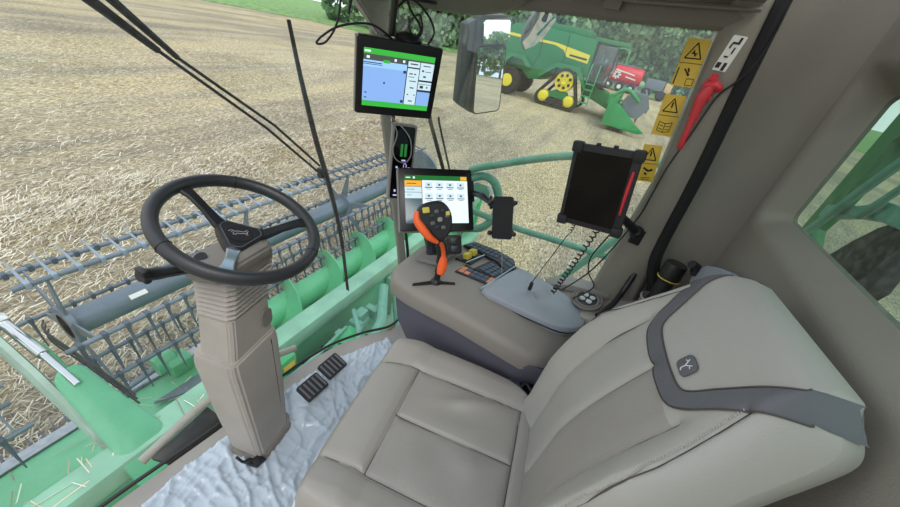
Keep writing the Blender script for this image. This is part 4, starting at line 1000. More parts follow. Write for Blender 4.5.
# ------------------------------------------------------------------ stickers, label, hammer
def sticker(c0, c1, h_, name_label, kindn, x=.811):
    """c0: (y,z) top centre, c1: bottom centre on the side pane (plane x)"""
    t = thing('warning_sticker', name_label, 'sticker', (x, (c0[0]+c1[0])/2, (c0[1]+c1[1])/2))
    a = Vector((x, *c0)); b = Vector((x, *c1)); dn = (b-a); L = dn.length; dn.normalize(); rt_ = Vector((0, -1, 0)); rt_ = (rt_-dn*rt_.dot(dn)).normalized()
    S = Matrix((rt_, -Vector((1, 0, 0)), -dn)).transposed().to_4x4()
    # local: x right, z up, y towards the window (front faces -y)
    S = Matrix(((rt_.x, 1, -dn.x, 0), (rt_.y, 0, -dn.y, 0), (rt_.z, 0, -dn.z, 0), (0, 0, 0, 1))); S.translation = (a+b)/2
    wd = h_
    bm = new(); rplate(bm, S, wd, L, .003, 0, .0008, 0); obj('face', bm, 'sticker', t)
    bm = new()
    def line(p, q, r=.0012): bm_tube(bm, [S @ Vector((p[0]*wd, -.0006, p[1]*L)), S @ Vector((q[0]*wd, -.0006, q[1]*L))], r, 4)
    tri_ = [(-.34, .10), (.34, .10), (0, .42)]
    for i in range(3): line(tri_[i], tri_[(i+1) % 3], .0016)
    line((-.5, .0), (.5, .0), .0007)
    if kindn == 'crush':
        line((-.14, .2), (.14, .2)); line((-.1, .24), (.1, .16)); line((-.05, .28), (.05, .14))
        line((-.4, -.1), (-.4, -.46), .0016); line((-.15, -.12), (.02, -.2), .0018); line((.02, -.2), (.12, -.26), .0028); line((.0, -.1), (.08, -.18), .0022)
        for p, q in (((.1, -.32), (.4, -.32)), ((.1, -.46), (.4, -.46)), ((.1, -.32), (.1, -.46)), ((.4, -.32), (.4, -.46))): line(p, q, .0008)
    elif kindn == 'read':
        line((0, .33), (0, .2), .0022); line((0, .155), (0, .145), .0022)
        for p, q in (((-.3, -.15), (0, -.2)), ((0, -.2), (.3, -.15)), ((-.3, -.38), (0, -.42)), ((0, -.42), (.3, -.38)), ((-.3, -.15), (-.3, -.38)), ((.3, -.15), (.3, -.38)), ((0, -.2), (0, -.42)), ((-.25, -.24), (-.06, -.27)), ((.06, -.27), (.25, -.24)), ((-.25, -.32), (-.06, -.35)), ((.06, -.35), (.25, -.32))): line(p, q, .0009)
    else:
        line((0, .33), (0, .2), .0022); line((0, .155), (0, .145), .0022)
        line((-.2, -.12), (.1, -.2), .003); line((.1, -.2), (.3, -.15), .0035); line((-.1, -.26), (.05, -.3), .003)
        line((-.2, -.4), (.25, -.38), .0009); line((-.2, -.45), (.25, -.43), .0009)
    obj('pictogram', bm, 'sticker_ink', t)
sticker((-.202, 1.611), (-.214, 1.487), .062, 'yellow warning sticker with an arm pictogram, highest of the three on the pane', 'crush')
sticker((-.213, 1.462), (-.226, 1.342), .060, 'yellow warning sticker with an open book pictogram, middle one on the pane', 'read')
sticker((-.220, 1.309), (-.245, 1.188), .056, 'yellow warning sticker half hidden by the tablet, lowest on the pane', 'hand')
lb = thing('pillar_label', 'small white label with black pictograms on the rear pillar', 'label', (.775, -.29, 1.59))
E_ = Matrix(((0, 1, 0, 0), (-1, 0, 0, 0), (0, 0, 1, 0), (0, 0, 0, 1))); E_.translation = (.7735, -.353, 1.588)
NL = Vector((.775-.80, -.335+.292, 0)).normalized()   # pillar chamfer runs from (.80,-.292) to (.775,-.335)
E_ = Matrix(((NL.x, .86, 0, 0), (NL.y, -.50, 0, 0), (0, 0, 1, 0), (0, 0, 0, 1))); E_ = Matrix(((-.12, .993, 0, 0), (-.993, -.12, -.10, 0), (0, 0, .995, 0), (0, 0, 0, 1))); E_.translation = (.7845, -.2855, 1.588)
bm = new(); rplate(bm, E_, .034, .088, .003, 0, .0008, 0); obj('face', bm, 'label_white', lb)
bm = new()
for x, z, a, b_2 in ((-.009, -.030, .011, .014), (.006, -.032, .008, .02), (-.004, -.008, .010, .004), (.004, .008, .004, .016), (.0, .026, .018, .005), (.006, .034, .006, .012), (-.008, .018, .004, .012)): rect(bm, E_, x-a/2, x+a/2, z-b_2/2, z+b_2/2, -.0006)
obj('pictogram', bm, 'sticker_ink', lb)
hm = thing('rescue_hammer', 'bright red emergency hammer clipped on the rear pillar', 'hammer', (.765, -.30, 1.42))
bm = new(); hp = [Vector((.766, -.279, 1.522)), Vector((.764, -.280, 1.500)), Vector((.764, -.274, 1.470)), Vector((.765, -.277, 1.440)), Vector((.766, -.280, 1.41)), Vector((.767, -.284, 1.37)), Vector((.768, -.288, 1.330)), Vector((.769, -.289, 1.322))]
bm_tube(bm, hp, [.012, .017, .017, .0135, .0095, .0085, .008, .005], 12, flat=(.7, 1)); obj('handle', bm, 'red', hm)
bm = new(); bm_tube(bm, [(.766, -.262, 1.500), (.765, -.270, 1.506), (.765, -.292, 1.508), (.765, -.303, 1.502), (.765, -.310, 1.496)], [.008, .013, .014, .012, .004], 10); bm_tube(bm, [(.766, -.276, 1.518), (.767, -.278, 1.535)], [.012, .009], 10); obj('head', bm, 'red', hm)
bm = new(); bm_box(bm, (.772, -.283, 1.415), (.012, .026, .010), .003); bm_box(bm, (.772, -.278, 1.475), (.016, .040, .012), .003); obj('clip', bm, 'red', hm)

# ------------------------------------------------------------------ mirrors and outside rail
mat('wing_grey', '55585a', .5)
mc = panel_matrix((1.299, .594, 1.374), (4.2, 0, -28.8))
mi = thing('wing_mirror', 'tall grey wing mirror with two panes outside the cab', 'mirror', (1.31, .62, 1.16))
MM = panel_matrix((1.299, .594, 1.374), (4.2, -9.2, -28.8))
bm = new(); bm_prism(bm, [MM @ Vector((x-.0, .004, z)) for x, z in round_poly(.190, .44, .03, 4)], MM.to_3x3() @ Vector((-.0, .06, 0)), .008); bm_prism(bm, [MM @ Vector((x, .03, z)) for x, z in ((-.09, .20), (-.15, .18), (-.15, -.17), (-.09, -.21))], MM.to_3x3() @ Vector((0, .05, 0)), .01); obj('housing', bm, 'wing_grey', mi)
bm = new(); rplate(bm, MM @ Matrix.Translation((0, 0, -.06)) @ Euler((math.radians(-6.3), 0, 0)).to_matrix().to_4x4(), .172, .30, .02, -.019, -.012, 0); obj('main_glass', bm, 'mirror', mi)
bm = new(); rplate(bm, MM @ Matrix.Translation((0, 0, -.06)) @ Euler((math.radians(-6.3), 0, 0)).to_matrix().to_4x4(), .184, .312, .024, -.0185, -.002, 0); obj('glass_rim', bm, 'black', mi)
M2 = MM @ Matrix.Translation((0, -.012, .155)) @ Euler((math.radians(-8.5), 0, math.radians(2))).to_matrix().to_4x4()
bm = new(); rplate(bm, M2, .165, .095, .015, -.008, -.002, 0); obj('wide_glass', bm, 'mirror', mi)
bm = new(); bm_tube(bm, smooth_path([(1.32, .66, 1.58), (1.28, .78, 1.66), (1.0, .93, 1.68), (.86, .96, 1.66)]), .016, 8); obj('bracket', bm, 'black', mi)
M3 = panel_matrix((1.085, .345, 1.563), (20.3, 13.1, -35))
mo = thing('blind_spot_mirror', 'small tilted round-cornered mirror hanging below the roof edge', 'mirror', (1.08, .345, 1.64))
bm = new(); rings = []
pl = [(-.030, .085), (.02, .088), (.052, .06), (.054, -.01), (.035, -.06), (.005, -.088), (-.03, -.07), (-.052, -.02), (-.052, .05)]
for s, y in ((.96, .0), (1.02, .006), (.98, .02), (.6, .035)): rings.append([M3 @ Vector((x*s, y, z*s)) for x, z in pl])
bm_loft(bm, rings); obj('housing', bm, 'grey_case', mo)
bm = new(); bm_loft(bm, [[M3 @ Vector((x*s, y, z*s)) for x, z in pl] for s, y in ((.94, -.001), (.6, -.005), (.25, -.0065))]); obj('glass', bm, 'mirror', mo)
bm = new(); bm_tube(bm, [M3 @ Vector((0, .03, .03)), M3 @ Vector((-.02, .06, .12)), (.95, .42, 1.72)], .009, 8); obj('stem', bm, 'black', mo)
ex = thing('mirror_stay', 'thin black double stay outside the right front corner of the cab', 'stay', (.88, .60, .95))
bm = new(); bm_tube(bm, [(.85, .645, 1.17), (.85, .64, 1.152), (.87, .53, .93)], .009, 8); bm_tube(bm, [(.87, .61, 1.17), (.87, .605, 1.15), (.885, .505, .93)], .005, 8); obj('stay', bm, 'black', ex)
hr = thing('hand_rail', 'green tubular handrail bent round the platform right of the cab', 'handrail', (1.25, .2, .2))
k_ = (1.25+.55)/(1.1+.55)
def K(x, y, z): return (-.55+(x+.55)*k_, -.1+(y+.1)*k_, 1.5+(z-1.5)*k_)
bm = new(); bm_tube(bm, smooth_path([K(1.1, .47, .60), K(1.1, .50, .78), K(1.1, .50, .89), K(1.1, .46, .935), K(1.1, .36, .985), K(1.1, .20, 1.065), K(1.1, .03, 1.135), K(1.1, -.2, 1.19), K(1.1, -.36, 1.22)]), .020, 12); obj('upper_rail', bm, 'rail_green', hr)
bm = new(); bm_tube(bm, smooth_path([K(1.1, .48, .70), K(1.1, .177, .700), K(1.1, .0, .715), K(1.1, -.256, .735), K(1.1, -.40, .75)]), .018, 12); obj('middle_rail', bm, 'rail_green', hr)
bm = new(); bm_tube(bm, [K(1.1, -.30, .86), K(1.1, -.22, .70), K(1.1, -.10, .45), K(1.1, .0, .2)], .020, 12); bm_tube(bm, [K(1.1, .47, .62), K(1.1, .47, -.3)], .020, 12); obj('post', bm, 'rail_green', hr)
bm = new(); bm_tube(bm, smooth_path([K(1.1, .50, .86), K(1.12, .42, .90), K(1.12, .35, .88), K(1.12, .31, .80), K(1.12, .31, .70), K(1.1, .36, .62), K(1.1, .47, .58)]), .024, 12); bm_box(bm, K(1.1, .40, .83), (.05, .12, .06), .012); bm_box(bm, K(1.1, .48, .64), (.06, .08, .20), .012); obj('hoop', bm, 'rail_green', hr)
bm = new(); bm_tube(bm, [K(1.08, .37, .87), K(1.08, .35, .85), K(1.08, .34, .80)], .012, 8); obj('light_clip', bm, 'label_white', hr)
# outside behind the rear window: a green ladder frame and screen
rf = thing('rear_guard_frame', 'dark green guard frame seen through the rear window', 'frame', (1.2, -1.1, .6))
def plate(pts, y=-1.0, th=-.05):
    b = new(); bm_prism(b, [(x, y, z) for x, z in pts], (0, th, 0), .004); return b
obj('side_panel', plate([(1.387, 1.089), (1.30, 1.02), (1.20, .7), (1.46, .7), (1.46, 1.75), (1.25, 1.80), (1.20, 1.68), (1.368, 1.463), (1.355, 1.36), (1.363, 1.181)]), 'deep_green', rf)
obj('top_panel', plate([(1.50, 1.85), (.2, 1.85), (.2, 1.52), (1.0, 1.55), (1.45, 1.40), (1.50, 1.40)], -1.08), 'deep_green', rf)
obj('cross_bar', plate([(1.40, 1.19), (1.40, 1.135), (1.237, 1.20), (1.10, 1.235), (.6, 1.28), (.6, 1.32), (1.115, 1.298), (1.221, 1.245)], -.99), 'rail_green', rf)
obj('engine_cover', plate([(1.14, 1.135), (1.085, 1.215), (.95, 1.33), (.3, 1.36), (.3, 1.27), (.80, 1.25), (.937, 1.216), (.893, 1.071), (.92, .98), (1.10, .98), (1.2, 1.02)], -1.01), 'black', rf)
bm = new(); bm_tube(bm, [(1.10, -.97, 1.55), (1.24, -.97, 1.28), (1.36, -.97, 1.02)], .016, 8); bm_tube(bm, [(1.0, -.97, 1.48), (1.14, -.97, 1.22)], .012, 8); obj('tube', bm, 'rail_green', rf)

# ------------------------------------------------------------------ cables
def cable(pts, r, label, matn='black', name='cable', seg=8):
    bm = new(); bm_tube(bm, smooth_path(pts, 8), r, seg); return tag(obj(name, bm, matn), label, 'cable')
def coil(p, q, turns, R, r, sag=0):
    p, q = Vector(p), Vector(q); d = (q-p); L = d.length; d.normalize(); u = d.cross(Vector((1, 0, 0))).normalized(); v = d.cross(u); out = []
    n = turns*10
    for i in range(n+1):
        t = i/n; a = 2*PI*turns*t; out.append(p+(q-p)*t+u*R*math.cos(a)+v*R*math.sin(a)+Vector((0, 0, -sag*math.sin(PI*t))))
    return out
bm = new(); bm_tube(bm, coil(T @ Vector((-.045, .01, -.132)), T @ Vector((-.052, .01, -.160)), 3, .005, .0016)+[T @ Vector((-.06, .012, -.18)), Vector((.60, -.035, .75))], .0017, 6); bm_box(bm, (.60, -.037, .735), (.014, .014, .035), .003); tag(obj('thin_cord', bm, 'black'), 'thin black cord dropping from the tablet to a plug behind the arm pad', 'cable')
bm = new(); bm_tube(bm, coil(T @ Vector((.03, .01, -.132)), (.64, -.12, .72), 17, .008, .0026, .01), .0026, 6); tag(obj('coiled_cord', bm, 'black'), 'black coiled cord hanging below the tablet', 'cable')
CB = [(.775, -.352, 1.70), (.772, -.356, 1.646), (.770, -.352, 1.58), (.770, -.338, 1.534), (.771, -.310, 1.482), (.772, -.298, 1.372), (.768, -.284, 1.26), (.745, -.280, 1.16), (.740, -.276, 1.08), (.70, -.238, .925), (.70, -.204, .817), (.66, -.15, .74)]
cable(CB, .0028, 'long thin black cable running down the rear pillar to the side console')
cable([(.74, -.22, .99), (.78, -.20, .86), (.80, -.22, .78), (.78, -.26, .735), (.69, -.20, .70)], .0028, 'short black cable lying over the side console ledge')
up = A @ Vector((0, .03, .125))
cable([A @ Vector((-.02, .02, .12)), A @ Vector((-.10, .02, .155)), A @ Vector((-.19, .03, .135)), A @ Vector((-.245, .03, .10)), A @ Vector((-.265, .03, .075)), A @ Vector((-.235, .03, .085)), A @ Vector((-.20, .03, .15)), A @ Vector((-.185, .03, .28))], .0034, 'black cable looping out to the left of the upper monitor')
cable([A @ Vector((.03, .03, .11)), A @ Vector((.07, .05, .16)), A @ Vector((.02, .05, .22)), A @ Vector((.0, .04, .30))], .004, 'black cable rising behind the upper monitor, nearest its mounting arm')
cable([A @ Vector((.09, .03, .11)), A @ Vector((.115, .04, .16)), A @ Vector((.08, .05, .21)), A @ Vector((.02, .06, .235)), A @ Vector((-.04, .05, .18))], .0036, 'black cable arched over the right top corner of the upper monitor')
cable([A @ Vector((.05, .04, .12)), A @ Vector((.03, .05, .17)), A @ Vector((.06, .05, .20)), A @ Vector((.075, .05, .15)), A @ Vector((.04, .04, .118))], .003, 'small cable loop tied behind the upper monitor', 'black')
cable([A @ Vector((-.01, .04, .24)), A @ Vector((.1, .05, .24)), (.80, .66, 1.56)], .005, 'thick dark cable following the roof edge', 'rubber')
cable([A @ Vector((-.05, .03, -.12)), D @ Vector((-.035, -.008, .13)), D @ Vector((-.045, -.012, .06)), D @ Vector((-.03, -.014, .02)), D @ Vector((.01, -.014, .01)), D @ Vector((.03, -.014, .05)), D @ Vector((.01, -.012, .12)), A @ Vector((-.03, .03, -.12))], .0024, 'pale grey cable loop hanging over the corner display', 'grey_case')
cable([P @ Vector((.0, .0, -.076)), P @ Vector((.004, .004, -.13)), P @ Vector((.006, .008, -.20))], .0012, 'thin grey charging cord below the smartphone', 'grey_case')
bm = new(); bm_tube(bm, [A @ Vector((-.155, .03, .34)), A @ Vector((-.16, .03, .22)), A @ Vector((-.168, .03, .17))], [.008, .006, .003], 8); tag(obj('cable_bundle', bm, 'rubber'), 'dark cable bundle hanging from the roof left of the upper monitor', 'cable')

# ------------------------------------------------------------------ armrest console with joystick
ac = thing('armrest_console', 'grey armrest console with keypads, padded lid and side skirt', 'armrest', (.5, .1, .3))
CZ = .685
def cring(y, xl, xr, ztop, zbot, inset=.02):
    return [(xl+inset*1.2, y, ztop), (xl+.006, y, ztop-.012), (xl, y, ztop-.035), (xl+.035, y, zbot), (xr-.03, y, zbot), (xr, y, ztop-.035), (xr-.006, y, ztop-.010), (xr-inset, y, ztop)]
# skirt (lower, dark) and upper shell
bm = new(); rr_ = []
for y, xl, xr, zt, zb in ((.455, .42, .60, .58, .53), (.42, .36, .68, .60, .43), (.34, .335, .72, .61, .36), (.2, .33, .74, .61, .34), (.0, .33, .74, .60, .36), (-.12, .335, .73, .58, .40), (-.20, .36, .71, .565, .46)):
    rr_.append([(xl+.006, y, zt+.035), (xl+.006, y, zt), (xl+.05, y, zb), (xr-.05, y, zb), (xr-.006, y, zt), (xr-.006, y, zt+.035)])
bm_loft(bm, rr_); bmesh.ops.bevel(bm, geom=bm.edges[:], offset=.006, segments=2, affect='EDGES'); obj('side_skirt', bm, 'console_side', ac)
bm = new(); rr_ = []
for y, xl, xr, zt in ((.490, .47, .60, .640), (.475, .41, .67, .662), (.44, .36, .72, .676), (.36, .335, .77, .684), (.26, .325, .80, .690), (.15, .325, .805, .690), (.0, .325, .80, .676), (-.12, .335, .78, .655), (-.20, .37, .75, .64), (-.255, .44, .70, .62), (-.275, .52, .64, .60)):
    hb = .085 if y > -.2 else .05
    rr_.append([(xl+.03, y, zt), (xl+.010, y, zt-.008), (xl, y, zt-.030), (xl+.006, y, zt-hb), (xr-.006, y, zt-hb), (xr, y, zt-.030), (xr-.01, y, zt-.008), (xr-.03, y, zt)])
bm_loft(bm, rr_); obj('top_shell', bm, 'console_top', ac, sharp=50)
bm = new()   # arm pad
pp = [(.49, .118), (.60, .095), (.72, .058), (.748, .035), (.750, -.03), (.742, -.10), (.715, -.19), (.67, -.250), (.615, -.272), (.565, -.258), (.515, -.20), (.497, -.10), (.488, .0)]
ppc = smooth_path([(x, y, 0) for x, y in pp], 3, closed=True)
cxp = Vector((.61, -.06, 0))
bm_loft(bm, [[(cxp.x+(p.x-cxp.x)*s, cxp.y+(p.y-cxp.y)*s, .674+z+(p.y)*.07) for p in ppc] for s, z in ((.97, -.02), (1.0, .0), (1.0, .014), (.985, .022), (.95, .026), (.5, .028), (.01, .028))]); lid = obj('arm_pad', bm, 'armpad', ac, label='blue-grey padded lid')
bm = new(); bm_tube(bm, [(p.x, p.y, .672+p.y*.07) for p in ppc], .003, 6, closed=True); obj('lid_seam', bm, 'rubber', lid)
bm = new(); bm_prism(bm, [(.350, .345, .688), (.365, .350, .688), (.43, .297, .6905), (.472, .225, .6915), (.460, .218, .6915), (.415, .278, .6905)], (0, 0, .0012), .0004); obj('lever_slot', bm, 'black_matt', ac)
bm = new(); bm_loft(bm, [[(.50, .44, .676), (.66, .41, .680), (.68, .30, .690), (.52, .32, .690)], [(.53, .42, .70), (.64, .395, .715), (.66, .31, .725), (.54, .325, .71)]]); bmesh.ops.bevel(bm, geom=bm.edges[:], offset=.008, segments=2, affect='EDGES'); obj('raised_cowl', bm, 'console_top', ac)
def keyfield(name, org, u, v, nu, nv, gap, mats_, parent, h=.006, skip=()):
    org, u, v = Vector(org), Vector(u), Vector(v); nn = u.cross(v).normalized()
    if nn.z < 0: nn = -nn
    for i in range(nu):
        for j in range(nv):
            if (i, j) in skip: continue
            a = org+u*((i+gap)/nu)+v*((j+gap)/nv); du = u*((1-2*gap)/nu); dv = v*((1-2*gap)/nv)
            bm = new(); bm_prism(bm, [a, a+du, a+du+dv, a+dv], nn*h, .001); obj(name, bm, mats_(i, j), parent)
bm = new(); bm_prism(bm, [(.735, .315, .690), (.80, .285, .690), (.806, .17, .692), (.79, .085, .690), (.735, .055, .690), (.672, .082, .692), (.715, .135, .692), (.735, .23, .690)], (0, 0, .014), .004); kb1 = obj('key_strip', bm, 'key_dark', ac)
keyfield('key', (.739, .300, .703), (-.004, -.150, .002), (.055, -.015, 0), 7, 2, .08, lambda i, j: 'key_blue', kb1, .004)
keyfield('key', (.738, .145, .705), (-.030, -.070, 0), (.058, -.008, 0), 2, 2, .08, lambda i, j: 'key_blue', kb1, .003)
bm = new(); bm_prism(bm, [(.600, .205, .690), (.715, .165, .690), (.725, .150, .690), (.665, .082, .690), (.60, .100, .690)], (0, 0, .010), .003); kb2 = obj('keypad_tray', bm, 'black', ac)
keyfield('key', (.612, .185, .699), (.080, -.028, 0), (-.012, -.072, 0), 4, 3, .07, lambda i, j: 'key_blue', kb2, .005)
bm = new(); bm_prism(bm, [(.535, .258, .690), (.612, .240, .690), (.596, .100, .690), (.55, .098, .690)], (0, 0, .006), .002); kb3 = obj('function_strip', bm, 'key_dark', ac)
keyfield('key', (.543, .250, .695), (.010, -.145, .001), (.048, -.006, 0), 6, 2, .07, lambda i, j: 'orange_patch' if i in (0, 5) or (i == 1 and j == 0) else 'key_blue', kb3, .003)
bm = new(); bm_prism(bm, [(.622, .30, .688), (.735, .28, .688), (.725, .205, .690), (.625, .225, .690)], (0, 0, .010), .004); kb4 = obj('rocker_bay', bm, 'black', ac)
for k in range(2):
    bm = new(); bm_box(bm, (.652+k*.042, .258-.008*k, .712), (.032, .030, .026), .006, Euler((-.35, 0, -.15)).to_matrix()); obj('rocker_switch', bm, 'yellow_btn', kb4)
bm = new(); bm_tube(bm, [(.618, .245, .700), (.725, .205, .702)], .004, 8); bm_tube(bm, [(.492, .126, .702), (.745, .062, .702)], .0035, 8); obj('metal_trim', bm, 'satin', ac)
# multifunction lever
J = Matrix.Translation((.0, 0, 0))
js = obj('lever_base', (lambda b: (bm_lathe(b, [(.022, -.004), (.020, .004), (.012, .012), (.010, .03), (.001, .03)], (.428, .286, .692), 'z', 18), b)[1])(new()), 'black', ac)
js.name = 'joystick'
E3 = (lambda p: Vector(p))
stem = [(.428, .286, .700), (.437, .287, .735), (.448, .290, .770), (.450, .295, .810), (.436, .300, .850), (.412, .306, .885), (.38, .312, .930)]
bm = new(); bm_tube(bm, smooth_path([E3(p) for p in stem], 5), [.012]*5+[.016]*5+[.0195]*5+[.021]*5+[.022]*5+[.026]*6, 14, flat=(1, 1)); obj('grip', bm, 'black', js)
bm = new(); op = smooth_path([E3(p)+Vector((-.016, -.014, .004)) for p in stem[1:6]], 5); bm_tube(bm, op, [.008+.010*math.sin(PI*min(1, (i+2)/12)) for i in range(len(op))], 12, flat=(1, 1)); obj('grip_inlay', bm, 'orange', js)
# head plate facing the camera side of the seat
Jm = panel_matrix((.352, .300, .982), (-22, -14, -50)) @ Matrix.Scale(1.0, 4)
bm = new(); hp_ = [(-.052, .048), (-.02, .062), (.025, .060), (.050, .030), (.054, -.01), (.040, -.048), (.010, -.066), (-.012, -.050), (-.030, -.020), (-.058, .015)]
hps = [(p.x, p.y) for p in smooth_path([(x, y, 0) for x, y in hp_], 3, closed=True)]
bm_loft(bm, [[Jm @ Vector((x*s, y, z*s)) for x, z in hps] for s, y in ((.70, .030), (.95, .022), (1.0, .008), (.96, -.002), (.88, -.006))]); obj('head', bm, 'black', js)
bm = new(); op = smooth_path([Jm @ Vector(p) for p in ((-.056, .0, .040), (-.060, -.002, .010), (-.045, -.004, -.022), (-.028, -.002, -.050), (-.004, .006, -.072))], 5); bm_tube(bm, op, [.005+.009*math.sin(PI*min(1, (i+2)/(len(op)+2))) for i in range(len(op))], 12); obj('thumb_rest', bm, 'orange', js, label='orange thumb rest')
for k in range(7):
    a = k*PI*2/8+.3; bm = new(); rplate(bm, Jm, .014, .011, .003, -.011, -.005, .001, .012+.026*math.cos(a), .004+.028*math.sin(a)); obj('button', bm, 'key_dark' if k % 2 else 'leather_dark', js)
bm = new(); rplate(bm, Jm, .016, .014, .005, -.012, -.005, .001, .012, .004); obj('button', bm, 'grey_case', js)
bm = new(); rplate(bm, Jm, .022, .018, .003, -.010, -.003, .001, -.028, .040); obj('button', bm, 'yellow_btn', js, label='yellow button')
bm = new(); rplate(bm, Jm, .013, .013, .002, -.012, -.005, .001, .040, .020); obj('button', bm, 'yellow_btn', js, label='yellow button')

# ------------------------------------------------------------------ driver's seat (slightly swivelled)
SM = Matrix.Translation((.03, 0, 0)) @ Matrix.Rotation(math.radians(8), 4, 'Z')
seat = thing('driver_seat', 'grey-beige leather driver seat with perforated panels and stitched seams', 'seat', (.03, 0, 0), (0, 0, math.radians(8)))
def dseg(p, a, b):
    ax, ay = a; bx, by = b; dx, dy = bx-ax, by-ay; t = max(0, min(1, ((p[0]-ax)*dx+(p[1]-ay)*dy)/(dx*dx+dy*dy))); return math.hypot(p[0]-ax-t*dx, p[1]-ay-t*dy)
SE = [((-.185, .158), (.185, .158)), ((0.0, .158), (.005, -.21)), ((-.185, .158), (-.185, -.30)), ((.185, .158), (.195, -.30)), ((-.185, -.21), (.195, -.21)), ((-.185, .158), (-.18, .33)), ((.185, .158), (.165, .33))]
def cush_z(x, y):
    z = .5
    z += .018*max(0, min(1, (abs(x)-.19)/.06))-.022*max(0, (abs(x)-.26)/.06)**2      # bolsters
    z += -.03*max(0, (y-.16)/.14)**2+.012*max(0, min(1, (y-.14)/.05))
    z += -.006*noise.noise(Vector((x*9, y*9, 1)))*(1 if abs(x) < .18 and y < .15 else .4)
    z += .010*math.exp(-((x-.12+y*.4)/.022)**2-((y+.03)/.09)**2)-.007*math.exp(-((x-.07+y*.3)/.03)**2-((y+.04)/.08)**2)+.007*math.exp(-((x+.05)/.03)**2-((y+.12+x*.5)/.05)**2)
    d = min(dseg((x, y), a, b) for a, b in SE); z -= .007*math.exp(-(d/.0045)**2)+.004*math.exp(-(d/.018)**2)
    return z
bm = new(); NU, NV = 120, 120; P_ = [[None]*(NV+1) for _ in range(NU+1)]
for i in range(NU+1):
    for j in range(NV+1):
        u = -1+2*i/NU; v = -1+2*j/NV
        k = .16 if v > 0 else .42; su = u*math.sqrt(max(0, 1-k*v*v*v*v)); sv = v*math.sqrt(max(0, 1-(.16 if v > 0 else .30)*u**4))
        x = .315*su; y = .02+.30*sv
        e = max(abs(u), abs(v)); drop = 0
        if e > .9: t = (e-.9)/.1; drop = .085*(1-math.sqrt(max(0, 1-t*t)))+.05*max(0, t-.9)*10*.5
        P_[i][j] = bm.verts.new((x, y, cush_z(x, y)-drop))
for i in range(NU):
    for j in range(NV):
        f = bm.faces.new((P_[i][j], P_[i+1][j], P_[i+1][j+1], P_[i][j+1])); c = f.calc_center_median()
        f.material_index = 1 if (-.182 < c.x < .003 and -.207 < c.y < .155) else 0
bd = [P_[i][0] for i in range(NU+1)]+[P_[NU][j] for j in range(1, NV+1)]+[P_[i][NV] for i in range(NU-1, -1, -1)]+[P_[0][j] for j in range(NV-1, 0, -1)]
low = [bm.verts.new((v.co.x*1.0, .02+(v.co.y-.02)*1.0, .375)) for v in bd]
for k in range(len(bd)): bm.faces.new((bd[k], bd[(k+1) % len(bd)], low[(k+1) % len(bd)], low[k]))
bm.faces.new(low)
cu = obj('seat_cushion', bm, ['leather', 'leather_perf'], seat, world=False, sharp=60)
def seam_tube(name, segs, fz, r, parent, m_, dz=0.):
    bm = new()
    for pts in segs:
        q = smooth_path([(x, y, 0) for x, y in pts], 10) if len(pts) > 2 else [Vector((*pts[0], 0)).lerp(Vector((*pts[1], 0)), k/24) for k in range(25)]
        bm_tube(bm, [(p.x, p.y, fz(p.x, p.y)+dz) for p in q], r, 5)
    return obj(name, bm, m_, parent, world=False)
seam_tube('seam', [(a, b) for a, b in SE[:2]]+[((-.185, .158), (-.185, -.21)), ((.185, .158), (.193, -.21)), SE[4]]+[((-.185, .158), (-.182, .28)), ((.185, .158), (.17, .28))], cush_z, .0022, cu, 'piping')
bm = new(); pe = [];
for v in bd: pe.append((v[0] if False else None))
bm.free()
bm = new(); edge = []
for k in range(160):
    a = 2*PI*k/160; u, v = math.cos(a), math.sin(a); s = 1/max(abs(u), abs(v)); u *= s; v *= s; kk = .16 if v > 0 else .42
    su = u*math.sqrt(1-kk*v**4); sv = v*math.sqrt(1-(.16 if v > 0 else .30)*u**4); edge.append((.317*su, .02+.302*sv, .405))
bm_tube(bm, edge, .004, 6, closed=True); obj('edge_piping', bm, 'white_mark', cu, world=False, label='pale piping round the cushion edge')
bm = new(); bm_box(bm, (0, .0, .27), (.46, .46, .20), .02); bm_box(bm, (0, -.0, .10), (.36, .40, .20), .02); obj('seat_base', bm, 'black_matt', seat, world=False)
bm = new(); bm_box(bm, (.305, -.165, .455), (.045, .07, .035), .012, Euler((0, 0, .5)).to_matrix()); bm_tube(bm, [(.285, -.125, .478), (.345, -.185, .482)], .005, 8); obj('adjuster_buckle', bm, 'satin', seat, world=False, label='grey metal adjuster beside the cushion')
bm = new(); bm_tube(bm, smooth_path([(.27, -.19, .44), (.33, -.21, .47), (.30, -.25, .46), (.36, -.23, .44)]), .008, 6); bm_box(bm, (.31, -.2, .41), (.14, .16, .03), .004)
for k in range(5): bm_box(bm, (.27+.022*k, -.22-.012*(k % 2), .45+.012*(k % 2)), (.02, .02, .02), .003)
obj('recline_mechanism', bm, 'black', seat, world=False)

